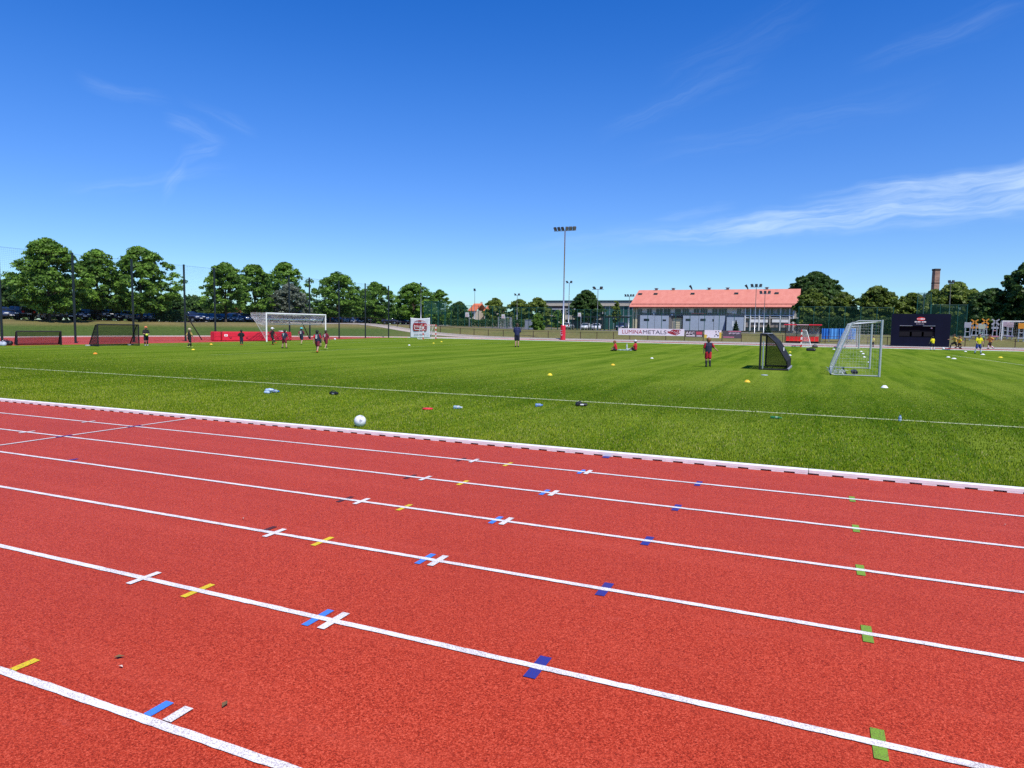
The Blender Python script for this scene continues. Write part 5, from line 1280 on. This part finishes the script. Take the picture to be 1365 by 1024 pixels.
def person(label, px, bs, tp, face, pose='stand', shirt=('navy_cloth', (.018, .022, .05)), sleeve=None, shorts=('maroon_cloth', (.16, .015, .03)), socks=None, shoes=('dark_shoe', (.02, .02, .02)), hair='brown', cap=None, number=None, adult=False, hgt=None, extra=None, long=False, group=None, gap=None):
    """face: heading in degrees (0 looks along +Y, away from the camera; anticlockwise)"""
    P = G(px, bs); H = hgt or zat(tp, P); t = thing('person', label, 'person', (*P, 0), radians(face), group)
    V = lambda x, y, z: Vector((x, y, z))*H
    hr = .062 if adult else .072                     # half head width share
    lean = 0
    hip = V(0, 0, .50); chest = V(0, .0, .72); neck = V(0, .0, .83); head = V(0, .015, .925 if adult else .915)
    L = {}
    for s_, n_ in ((-1, 'l'), (1, 'r')):
        L[n_] = dict(hip=V(s_*.052, 0, .485), knee=V(s_*.058, .012, .27), ank=V(s_*.06, -.01, .05), sh=V(s_*.105, 0, .79), el=V(s_*.145, -.01, .625), wr=V(s_*.15, .035, .475))
    def leg(n_, k, a): L[n_]['knee'] = V(*k); L[n_]['ank'] = V(*a)
    def arm(n_, e, w_): L[n_]['el'] = V(*e); L[n_]['wr'] = V(*w_)
    if pose == 'walk': leg('l', (-.055, .09, .285), (-.055, .10, .06)); leg('r', (.055, -.02, .28), (.058, -.14, .085)); arm('l', (-.145, -.08, .64), (-.14, -.06, .49)); arm('r', (.145, .06, .635), (.13, .15, .52))
    if pose == 'run': leg('l', (-.055, .17, .34), (-.055, .12, .13)); leg('r', (.055, -.06, .28), (.06, -.26, .16)); arm('l', (-.15, -.13, .68), (-.13, -.05, .56)); arm('r', (.15, .09, .65), (.10, .20, .66)); lean = .10
    if pose == 'sprint': leg('l', (-.05, .22, .36), (-.05, .25, .14)); leg('r', (.055, -.10, .28), (.06, -.33, .13)); arm('l', (-.17, -.12, .70), (-.22, -.22, .66)); arm('r', (.17, .12, .68), (.2, .27, .70)); lean = .16
    if pose == 'kick': leg('l', (-.055, .02, .27), (-.06, -.01, .05)); leg('r', (.07, .14, .32), (.085, .22, .15)); arm('l', (-.19, .04, .68), (-.25, .08, .58)); arm('r', (.17, -.10, .66), (.2, -.18, .57))
    if pose == 'wide': leg('l', (-.10, .03, .27), (-.14, .0, .05)); leg('r', (.10, .03, .27), (.15, -.02, .05)); arm('l', (-.17, .04, .64), (-.16, .13, .55)); arm('r', (.17, .04, .64), (.16, .13, .55)); lean = .1
    if pose == 'hold': arm('l', (-.14, .03, .63), (-.05, .14, .60)); arm('r', (.14, .03, .63), (.06, .15, .61))
    if pose == 'hips': arm('l', (-.2, -.04, .655), (-.09, .05, .56)); arm('r', (.2, -.04, .655), (.09, .05, .56))
    if pose == 'reach': leg('l', (-.05, .05, .27), (-.055, .0, .05)); leg('r', (.055, .0, .27), (.06, -.05, .06)); arm('l', (-.14, .03, .64), (-.13, .10, .51)); arm('r', (.20, .04, .67), (.31, .08, .585))
    if pose == 'sit':
        hip = V(0, 0, .07); chest = V(0, -.01, .30); neck = V(0, .0, .41); head = V(0, .02, .505)
        for s_, n_ in ((-1, 'l'), (1, 'r')): L[n_] = dict(hip=V(s_*.055, .01, .065), knee=V(s_*.10, .23, .13), ank=V(s_*.09, .44, .04), sh=V(s_*.10, 0, .37), el=V(s_*.15, .07, .24), wr=V(s_*.09, .19, .19))
    if pose == 'cross':
        hip = V(0, 0, .075); chest = V(0, .03, .29); neck = V(0, .05, .40); head = V(0, .09, .49)
        for s_, n_ in ((-1, 'l'), (1, 'r')): L[n_] = dict(hip=V(s_*.06, .01, .07), knee=V(s_*.20, .15, .10), ank=V(-s_*.05, .20, .05), sh=V(s_*.10, .03, .36), el=V(s_*.16, .10, .23), wr=V(s_*.10, .20, .16))
    if lean:
        Rl = Matrix.Rotation(-lean, 3, 'X')
        f = lambda p: hip+Rl@(p-hip)
        chest, neck, head = f(chest), f(neck), f(head)
        for n_ in 'lr':
            for k_ in ('sh', 'el', 'wr'): L[n_][k_] = f(L[n_][k_])
    vox = .0125*H/1.35
    B = Blob(); k = H
    B.limb(hip, hip*.45+chest*.55, .068*k, .066*k); B.limb(hip+Vector((-.035*k, 0, 0)), chest+Vector((-.05*k, 0, 0)), .055*k, .058*k); B.limb(hip+Vector((.035*k, 0, 0)), chest+Vector((.05*k, 0, 0)), .055*k, .058*k)
    B.limb(chest, neck, .07*k, .036*k); B.limb(L['l']['sh'], L['r']['sh'], .036*k, .036*k); B.limb(neck-Vector((0, 0, .01*k)), head, .031*k, .034*k)
    up_ = (head-neck).normalized()
    B.ball(head+Vector((0, 0, .004*k)), hr*k, (.92, 1.05, 1.18)); B.ball(head+Vector((0, .028*k, -.032*k)), hr*.62*k, (.95, .9, 1)); B.ball(head+Vector((0, hr*1.06*k, -.012*k)), .0125*k, (.8, 1, 1.3))
    for s_ in (-1, 1): B.ball(head+Vector((s_*hr*.93*k, -.004*k, -.005*k)), .016*k, (.5, .8, 1.2))
    for n_, s_ in (('l', -1), ('r', 1)):
        q = L[n_]; B.limb(q['hip'], q['knee'], .050*k, .034*k); B.limb(q['knee'], q['knee']*.6+q['ank']*.4, .034*k, .034*k); B.limb(q['knee']*.6+q['ank']*.4, q['ank'], .034*k, .021*k)
        fd = Vector((s_*.02, 1, 0)) if pose not in ('sit',) else Vector((0, .35, .9)); toe = q['ank']+fd.normalized()*.085*k-Vector((0, 0, .018*k if pose != 'sit' else 0)); q['toe'] = toe
        B.limb(q['ank']-Vector((0, .012*k, .018*k)), toe, .023*k, .016*k)
        B.limb(q['sh'], q['el'], .034*k, .026*k); B.limb(q['el'], q['wr'], .026*k, .016*k)
        d = (q['wr']-q['el']).normalized(); sd = Vector((0, 1, 0)) if abs(d.y) < .8 else Vector((0, 0, 1)); sd = (sd-d*sd.dot(d)).normalized(); nn = d.cross(sd)
        pm_ = q['wr']+d*.035*k; B.limb(q['wr'], pm_, .016*k, .018*k)
        for i in range(4):
            o_ = sd*((i-1.5)*.0115*k); ln = (.036, .042, .040, .031)[i]*k; a1 = pm_+o_+d*.012*k; a2 = a1+d*ln*.6+nn*(-s_)*.004*k; B.limb(pm_+o_*.8, a1, .0075*k, .0068*k, 8); B.limb(a1, a2, .0068*k, .0062*k, 8); B.limb(a2, a2+d*ln*.5-nn*s_*.010*k, .0062*k, .005*k, 8)
        B.limb(q['wr']+d*.012*k+sd*.012*k, q['wr']+d*.036*k+sd*.034*k, .0078*k, .006*k, 8)
    B.build('body', skin(), t, .0085*H/1.35, 2)
    # shirt with sleeves, shorts, socks, shoes, hair
    S = Blob(); g = .012*k
    S.limb(hip+Vector((0, 0, .03*k)), chest, .075*k+g, .070*k+g)
    for s_ in (-1, 1): S.limb(hip+Vector((s_*.042*k, 0, .02*k)), chest+Vector((s_*.05*k, 0, 0)), .056*k+g, .060*k+g)
    S.limb(chest, neck-Vector((0, 0, .03*k)), .072*k+g, .045*k+g); S.limb(L['l']['sh'], L['r']['sh'], .036*k+g, .036*k+g)
    SL = Blob()
    for n_ in 'lr':
        q = L[n_]; e = q['sh']*(.25 if not long else 0)+q['el']*(.75 if not long else 1); (SL if sleeve else S).limb(q['sh'], e, .036*k+g, .036*k+g)
        if long: (SL if sleeve else S).limb(q['el'], q['el']*.1+q['wr']*.9, .030*k+g, .020*k+g)
    S.build('shirt', cloth(shirt[1], shirt[0]), t, vox)
    if sleeve: SL.build('sleeves', cloth(sleeve[1], sleeve[0]), t, vox)
    S = Blob(); S.limb(hip+Vector((-.03*k, 0, .015*k)), hip+Vector((.03*k, 0, .015*k)), .064*k+g, .064*k+g)
    for n_ in 'lr':
        q = L[n_]; e = q['hip']*.25+q['knee']*.75 if not long else q['knee']; S.limb(q['hip'], e, .055*k+g, .050*k+g)
        if long: S.limb(q['knee'], q['knee']*.1+q['ank']*.9, .042*k+g*.5, .034*k)
    S.build('trousers' if long else 'shorts', cloth(shorts[1], shorts[0]), t, vox)
    if socks:
        S = Blob()
        for n_ in 'lr': q = L[n_]; S.limb(q['knee']*.75+q['ank']*.25, q['knee']*.5+q['ank']*.5, .037*k, .039*k); S.limb(q['knee']*.5+q['ank']*.5, q['ank'], .039*k, .028*k)
        S.build('socks', cloth(socks[1], socks[0]), t, vox*.8)
    for n_ in 'lr':
        S = Blob(); q = L[n_]; S.limb(q['ank']-Vector((0, .02*k, .018*k)), q['toe'], .030*k, .023*k); S.build('shoe', cloth(shoes[1], shoes[0]), t, vox*.8)
    b = MB()
    for s_ in (-1, 1): b.ball(head+Vector((s_*.026*k, hr*1.0*k, .008*k)), .009*k, 6)
    b.build('eyes', mat('dark_eye', (.015, .012, .012), .2), t); b = MB(); b.ball(head+Vector((0, hr*.90*k, -.043*k)), .016*k, 6, (1, .5, .28)); b.build('mouth', mat('lips', (.30, .09, .08), .5), t)
    if hair:
        S = Blob(); S.ball(head+Vector((0, -.012*k, .026*k)), hr*1.06*k, (.99, 1.06, 1.06)); S.ball(head+Vector((0, -.03*k, -.01*k)), hr*.9*k, (.98, .8, 1)); S.build('hair', mat('hair_'+hair, HAIR[hair], .7, var=.3, scale=40), t, vox*.8)
    if cap:
        S = Blob(); S.ball(head+Vector((0, -.008*k, .040*k)), hr*1.10*k, (1.0, 1.08, .98)); S.box(head+Vector((0, hr*1.3*k, .045*k)), (hr*.75*k, hr*.55*k, .008*k)); S.build('cap', cloth(cap[1], cap[0]), t, vox*.7)
    if number:
        bk = chest+Vector((0, -.088*k, .0)); o = text('shirt_number', number, .17*k, WHITE, t, bk+Vector((0, -.004*k, -.035*k)), UPR, .012*k); text('shirt_name_bar', '-', .24*k, WHITE, t, bk+Vector((0, .0, .085*k)), UPR, .012*k, 1.6)
    return t, P, H, L
NV = ('navy_cloth', (.018, .022, .05)); MR = ('maroon_cloth', (.19, .015, .035)); BK = ('black_cloth', (.012, .012, .014)); RD = ('red_cloth', (.50, .018, .03)); YL = ('yellow_cloth', (.72, .62, .01)); TN = ('amber_bib_cloth', (.62, .36, .07)); OS = ('orange_shoe', (.62, .13, .03)); WS = ('white_sock', (.7, .7, .72)); BS = ('black_sock', (.015, .015, .018)); NB = ('blue_cloth', (.03, .05, .22)); WH = ('white_cloth', (.72, .72, .74)); CY = ('turquoise_cloth', (.10, .50, .52)); LG = ('lime_shoe', (.38, .48, .10)); DB = ('dark_blue_cloth', (.022, .028, .09))
t, P, H, L = person('child in black with an orange cap holding a yellow-green ball at the far left', 195, 461, 435.5, -112, 'hold', BK, None, BK, BS, WS, 'ginger', ('orange_cap', (.62, .20, .08)))
b = MB(); c = Vector((.02, .205, .575))*H; b.ball(c, .095, 8); o = b.build('ball', mat('lime_ball', (.55, .68, .06), .5), None, True); o.location = (0, 0, 0)
Rz = Matrix.Rotation(radians(-112), 4, 'Z'); o.data.transform(Matrix.Translation(-c)); o.location = Vector((P[0], P[1], 0))+Rz@c; tag(o, 'yellow-green ball held by the child in the orange cap', 'ball')
person('child in black with gold shoulders walking away near the net post', 253, 464, 438, -10, 'walk', BK, ('gold_cloth', (.42, .30, .08)), BK, BS, LG, 'fair', ('straw_cap', (.45, .38, .22)))
person('child all in black with long trousers standing before the red mat', 322, 460, 440, 20, 'hips', BK, None, ('dark_jeans', (.02, .025, .045)), None, OS, 'black', None, long=True)
person('child in black with white cap and orange shoes kicking beside the left goal post', 363, 460, 437, -75, 'kick', BK, MR, BK, BS, OS, 'black', ('white_cap', (.7, .7, .72)))
person('child in navy top with number seven before the red mat inside the goal', 379, 464.3, 439.5, 5, 'wide', NV, None, MR, None, BK, 'brown', None, '7')
person('child with a turquoise cap and pale patch on the back in the goal mouth', 402, 459.5, 437, 10, 'walk', NV, MR, NV, None, LG, 'brown', CY, '8')
person('nearest child of the goal group, navy top, red sleeves and orange shoes', 423, 470.3, 440.5, 15, 'walk', NV, RD, MR, None, OS, 'black', None, '8')
person('small child half hidden behind the nearest child of the goal group', 427, 462, 444, -5, 'stand', NV, None, NV, None, BK, 'brown', None)
person('child in maroon kit with a white number in front of the right goal post', 434.6, 466, 440.5, -5, 'walk', MR, None, MR, None, LG, 'brown', None, '9')
person('man in dark blue shirt and shorts standing alone on the pitch', 689, 462.8, 431.3, 8, 'hold', DB, None, ('dark_navy_cloth', (.012, .014, .035)), None, BK, 'brown', None, adult=True)
person('child in red top sitting on the grass, left one of the two', 821, 468, 0, 95, 'cross', RD, None, BK, BS, BK, 'ginger', None, hgt=1.38)
t, P, H, L = person('child in red top and white cap sitting with legs stretched, right one of the two', 847, 468, 0, 85, 'sit', RD, None, BK, WS, ('pale_shoe', (.55, .62, .64)), 'black', ('white_cap', (.7, .7, .72)), hgt=1.42)
person('boy in navy vest, red sleeves and red shorts holding one arm out', 943.5, 489.3, 450.5, 24, 'reach', NV, RD, RD, BS, BK, 'ginger', None)
person('child in a pale yellow shirt behind the silver goals', 1163, 464, 448.5, 150, 'hold', ('pale_yellow_cloth', (.66, .60, .14)), None, BK, BS, BK, 'black', None)
person('child in yellow shirt and white socks bending in front of the scoreboard', 1243, 467.3, 448.5, 40, 'wide', YL, None, NV, WS, BK, 'black', None)
person('child in amber bib sprinting left just right of the scoreboard', 1272.5, 466.8, 445.5, 85, 'sprint', TN, None, BK, BS, BK, 'brown', None)
person('child in yellow running close behind the sprinter in the amber bib', 1278, 466.3, 448.5, -85, 'run', YL, None, BK, BS, BK, 'ginger', None)
person('largest child in yellow, blue shorts and white socks near the right edge', 1303.5, 471.5, 446, 200, 'wide', YL, None, NB, WS, BK, 'brown', None)
person('child in amber bib with bare arms running toward the right edge', 1319.5, 467, 446, 110, 'run', TN, None, BK, WS, BK, 'brown', None)
# ------------------------------------------------------------------ small things on the grass
def football(label, px, bs, r, dark=(.05, .05, .06), name='football'):
    P = G(px, bs); P = (P[0], P[1]); b = MB(); b.use(mat('ball_white', (.80, .80, .79), .35, var=.05)); b.ball((0, 0, 0), r, 16); b.use(mat('ball_grey', (.30, .31, .34), .4))
    rr = random.Random(int(px)); vs = [Vector((rr.gauss(0, 1), rr.gauss(0, 1), rr.gauss(0, 1))).normalized() for _ in range(7)]
    for d in vs:
        a = d.orthogonal().normalized(); c = d.cross(a); n = 9; pts = []
        for k in range(n): q = 2*pi*k/n; rad = .30*(1+.35*sin(3*q)); pts.append((d+a*rad*cos(q)+c*rad*sin(q)).normalized()*r*1.006)
        b.add([d*r*1.014]+pts, [(0, 1+k, 1+(k+1) % n) for k in range(n)])
    o = b.build(name, None, None, True); o.location = (P[0], P[1], r); return tag(o, label, 'ball')
football('white football with grey marks lying just behind the white track kerb', 480, 569.3, .105)
football('white football on the grass right of the white goal', 446.5, 453.6, .11)
football('white football between the yellow child and the amber sprinter', 1257.5, 466.5, .12)
def bottle(label, px, bs, rz, col, capc, L=.24, r=.036, stand=False):
    P = G(px, bs); t = thing('water_bottle', label, 'bottle', (*P, 0 if stand else r), rz); m, nt_, bb_ = (None, None, None)
    key = 'plastic_'+col[0]
    if key not in MATS:
        m, nt_, p_ = newmat(key); p_.inputs['Base Color'].default_value = (*col[1], 1); p_.inputs['Roughness'].default_value = .12; p_.inputs['Transmission Weight'].default_value = .45; p_.inputs['IOR'].default_value = 1.2; MATS[key] = m
    R_ = Matrix.Identity(4) if stand else Matrix.Translation((-L/2, 0, 0))@Matrix.Rotation(pi/2, 4, 'Y')
    def put(b): b.v = [tuple(R_@Vector(v)) for v in b.v]; return b
    b = MB(); b.lathe([(r*.8, 0), (r, .015), (r, L*.3), (r*.9, L*.36), (r, L*.42), (r, L*.66), (r*.45, L*.86), (r*.4, L*.9)], (0, 0, 0), 14); put(b).build('body', MATS[key], t, True)
    b = MB(); b.lathe([(r*.5, L*.9), (r*.5, L*.985), (r*.42, L)], (0, 0, 0), 12); put(b).build('cap', mat('cap_'+capc[0], capc[1], .4), t)
    b = MB(); b.lathe([(r*1.015, L*.44), (r*1.015, L*.64)], (0, 0, 0), 14); put(b).build('wrapper', mat('wrap_'+capc[0], tuple(.5*x+.2 for x in capc[1]), .5), t)
PB = ('pale_blue', (.55, .72, .86)); BL = ('blue', (.04, .13, .55))
bottle('clear blue bottle lying on a pale bag, leftmost of the things by the touchline', 366, 523.6, .2, PB, BL, .26, .04)
bottle('clear bottle lying right of the red disc', 610.5, 545.2, .15, PB, ('white', (.7, .7, .7)), .2, .036)
bottle('small blue capped bottle lying left of the black shoes', 718.5, 542.2, .4, ('mid_blue', (.30, .48, .80)), BL, .17, .036)
bottle('green bottle lying on the touchline at the right', 1034.5, 558.3, -.05, ('green', (.06, .30, .12)), ('green', (.05, .3, .1)), .22, .026)
bottle('blue and white bottle standing just inside the line at the right', 1199.5, 561.5, 0, PB, BL, .12, .03, True)
bottle('clear bottle standing between the two sitting children', 835.5, 466.5, 0, ('clear', (.75, .80, .82)), ('white', (.7, .7, .7)), .5, .07, True)
P = G(357, 524.4); t = thing('plastic_bag', 'crumpled pale blue plastic bag under the leftmost bottle', 'bag', (*P, 0))
B = Blob(); 
for k in range(9): B.ball((.04*k*cos(k*2.4)*.4, .05*sin(k*1.9), .03+.05*(k % 3)*.6), .045+.012*(k % 2), (1.2, 1, .8))
B.build('sheet', mat('bag_film', (.42, .54, .74), .3), t, .012, 1)
P = G(833, 467.2); t = thing('towel', 'pale towel spread between the two sitting children', 'towel', (*P, 0)); b = MB(); n = 8
vs = [((i/n-.5)*1.1, (j/n-.5)*.6, .02+.03*abs(sin(i*1.7+j*2.3))) for j in range(n+1) for i in range(n+1)]; b.add(vs, [(j*(n+1)+i, j*(n+1)+i+1, (j+1)*(n+1)+i+1, (j+1)*(n+1)+i) for j in range(n) for i in range(n)]); o = b.build('cloth', mat('pale_towel', (.55, .68, .72), .8), t, True); o.modifiers.new('thick', 'SOLIDIFY').thickness = .012
P = G(445, 526.3); t = thing('pouch', 'small black pouch lying on the grass left of the football', 'pouch', (*P, 0), -.1); b = MB(); b.box(-.115, .115, -.05, .05, .0, .075, .025); b.build('body', BLACK, t); b = MB(); b.tube([(-.10, 0, .07), (-.05, 0, .10), (.03, 0, .10), (.08, 0, .07)], .009, 6); b.build('strap', BLACK, t); b = MB(); b.box(-.02, .06, -.053, -.0505, .02, .05); b.build('patch', mat('grey_patch', (.3, .3, .33), .6), t)
P = G(775, 541.5); t = thing('shoe_pair', 'pair of black sports shoes lying near the touchline', 'shoes', (*P, 0), .35)
for s_, yy_ in ((0, -.05), (1, .06)):
    B = Blob(); B.limb((-.10, yy_, .04), (.11, yy_+.02, .032), .042, .034); B.limb((-.09, yy_, .06), (-.03, yy_, .085), .036, .03); sh = B.build('shoe', BLACK, t, .01, 2); b = MB(); b.box(-.03, .05, yy_-.05, yy_-.042, .035, .06); b.build('side_stripe', WHITE, sh)
P = G(570, 546); o = MB().lathe([(.10, 0), (.115, .012), (.105, .03), (.03, .036)], (0, 0, 0), 20).build('flat_disc', REDP, None, True); o.location = (*P, .002); o.scale = (1.05, 1, 1); tag(o, 'flat red training disc on the grass left of the clear bottle', 'marker disc')
CONEC = {'yellow': (.78, .62, .03), 'orange': (.80, .26, .02), 'white': (.78, .78, .77), 'amber': (.80, .50, .03)}
def cone(label, px, bs, col, r=.10, h=.075, tall=False):
    r *= .85; h *= .85; P = G(px, bs); pr = [(r, 0), (r*.97, .006), (r*.42, h), (r*.34, h), (r*.30, h*.9)] if not tall else [(r, 0), (r, .012), (r*.55, .014), (r*.16, h), (r*.05, h+.004)]
    o = MB().lathe(pr, (0, 0, 0), 16).build('marker_cone', mat('cone_'+col, CONEC[col], .5, var=.06), None, True); o.location = (*P, .001); tag(o, label, 'cone', 'training cones on the pitch')
for a in (('yellow training cone alone in the middle of the near grass', 733, 500.5, 'yellow', .12, .09), ('pale amber cone left of the near centre, below the sitting children', 817, 487, 'amber', .13, .08), ('white cone below and right of the sitting children', 869, 478, 'white', .12, .07),
          ('amber cone in front of the black rebounder', 996, 509.5, 'amber', .13, .09), ('white cone nearest the silver goal, in front of its post', 1179, 517, 'white', .13, .09), ('orange cone in front of the black mini goals', 127, 472, 'orange', .14, .09),
          ('yellow cone at the feet of the child in black with gold shoulders', 257.5, 466.6, 'yellow', .14, .08), ('amber cone left of the red mats', 281.5, 459.5, 'amber', .15, .10), ('white cone left of the red and white goal', 545.5, 460.5, 'white', .14, .08), ('pale yellow cone below the white banner', 578, 457.8, 'yellow', .14, .08), ('bright yellow cone right of the white banner', 588.5, 456, 'yellow', .15, .1),
          ('yellow cone behind the black rebounder, upper of two', 1053, 469.7, 'yellow', .15, .08), ('white cone behind the black rebounder, lower of two', 1053, 474, 'white', .14, .08), ('white cone far left of the farther silver goal', 1111.5, 466, 'white', .16, .08),
          ('white cone inside the silver goal, farthest of the row of four', 1148, 469, 'white', .15, .08), ('white cone inside the silver goal, second farthest', 1150.5, 472, 'white', .14, .08), ('white cone inside the silver goal, second nearest', 1152, 476.5, 'white', .12, .08), ('white cone inside the silver goal, nearest of the row', 1158.5, 483.5, 'white', .12, .08),
          ('white cone at the feet of the largest child in yellow', 1310, 473, 'white', .2, .1), ('pale yellow cone near the right edge', 1333.5, 477, 'yellow', .2, .1), ('white cone right of the scoreboard, left of its pair', 1264, 476.5, 'white', .17, .08), ('white cone right of the scoreboard, right of its pair', 1271.5, 478.5, 'white', .2, .08), ('white cone below the amber sprinter', 1287, 469, 'white', .15, .08)): cone(*a)
P = G(1019, 500.4); o = MB().lathe([(.14, 0), (.13, .02), (.06, .03)], (0, 0, 0), 16).build('marker_disc', mat('grey_disc', (.38, .42, .45), .5), None, True); o.location = (*P, 0); tag(o, 'grey marker disc in front of the black rebounder', 'marker disc')
def bag(label, px, bs, w_, h_, m, d=.35):
    P = G(px, bs); t = thing('sports_bag', label, 'bag', (*P, 0), radians((px*13) % 40-20)); B = Blob(); B.limb((-w_/2+h_*.5, 0, h_*.48), (w_/2-h_*.5, 0, h_*.48), h_*.52, h_*.48); B.limb((-w_/3, -.05, h_*.3), (w_/3, -.05, h_*.3), h_*.42, h_*.42); B.build('body', m, t, .03, 2)
    b = MB(); b.tube([(-w_*.25, -h_*.3, h_*.8), (-w_*.15, -h_*.3, h_*1.15), (w_*.15, -h_*.3, h_*1.15), (w_*.25, -h_*.3, h_*.8)], .018, 6); b.build('handle', BLACK, t)
bag('black sports bag at the foot of the first net post', 10.5, 460.5, 1.0, .36, BLACK); bag('pale grey bag at the left edge beside the black one', 2.5, 461.2, .7, .32, mat('pale_cloth_bag', (.42, .45, .52), .8)); bag('small white bag between the two bags at the left edge', 6.5, 460.0, .5, .36, mat('white_cloth_bag', (.65, .66, .68), .8))
bag('black bag lying on the grass right of the small striped goal', 1081, 468, .8, .26, BLACK); bag('small dark bag behind the small striped goal', 1086, 463.5, .5, .3, BLACK)
# fallen leaves and scraps on the track
LV = [(159, 877, 'brown'), (300, 940, 'brown'), (161, 890, 'pale'), (1340, 700, 'pale'), (324, 692, 'pale')]
for i, (px, py, c) in enumerate(LV):
    P = G(px, py); b = MB(); s_ = .028 if i < 2 else .016; b.add([(-s_, 0, .004), (-.2*s_, .45*s_, .012), (s_, .1*s_, .006), (-.1*s_, -.5*s_, .010)], [(0, 1, 2, 3)]); o = b.build('fallen_leaf', mat('leaf_'+c, (.16, .10, .04) if c == 'brown' else (.6, .5, .42), .8)); o.location = (*P, .002); o.rotation_euler = (0, 0, i*1.3+.6)
    tag(o, ['curled brown leaf lying left on the front lane', 'tiny brown leaf scrap left of the centre of the front lane', 'pale scrap beside the curled brown leaf', 'pale scrap near the right edge on the second lane', 'pale scrap left of the dark paint mark'][i], 'leaf')
# ------------------------------------------------------------------ settle the grown shapes into plain meshes
bpy.context.view_layer.update(); dg = bpy.context.evaluated_depsgraph_get()
for o in PENDING:
    me = bpy.data.meshes.new_from_object(o.evaluated_get(dg)); o.modifiers.clear(); o.data = me
    me.polygons.foreach_set('use_smooth', [True]*len(me.polygons))
settle_text()
SC.cycles.use_denoising = False
SC.cycles.max_bounces = 6; SC.cycles.transparent_max_bounces = 8
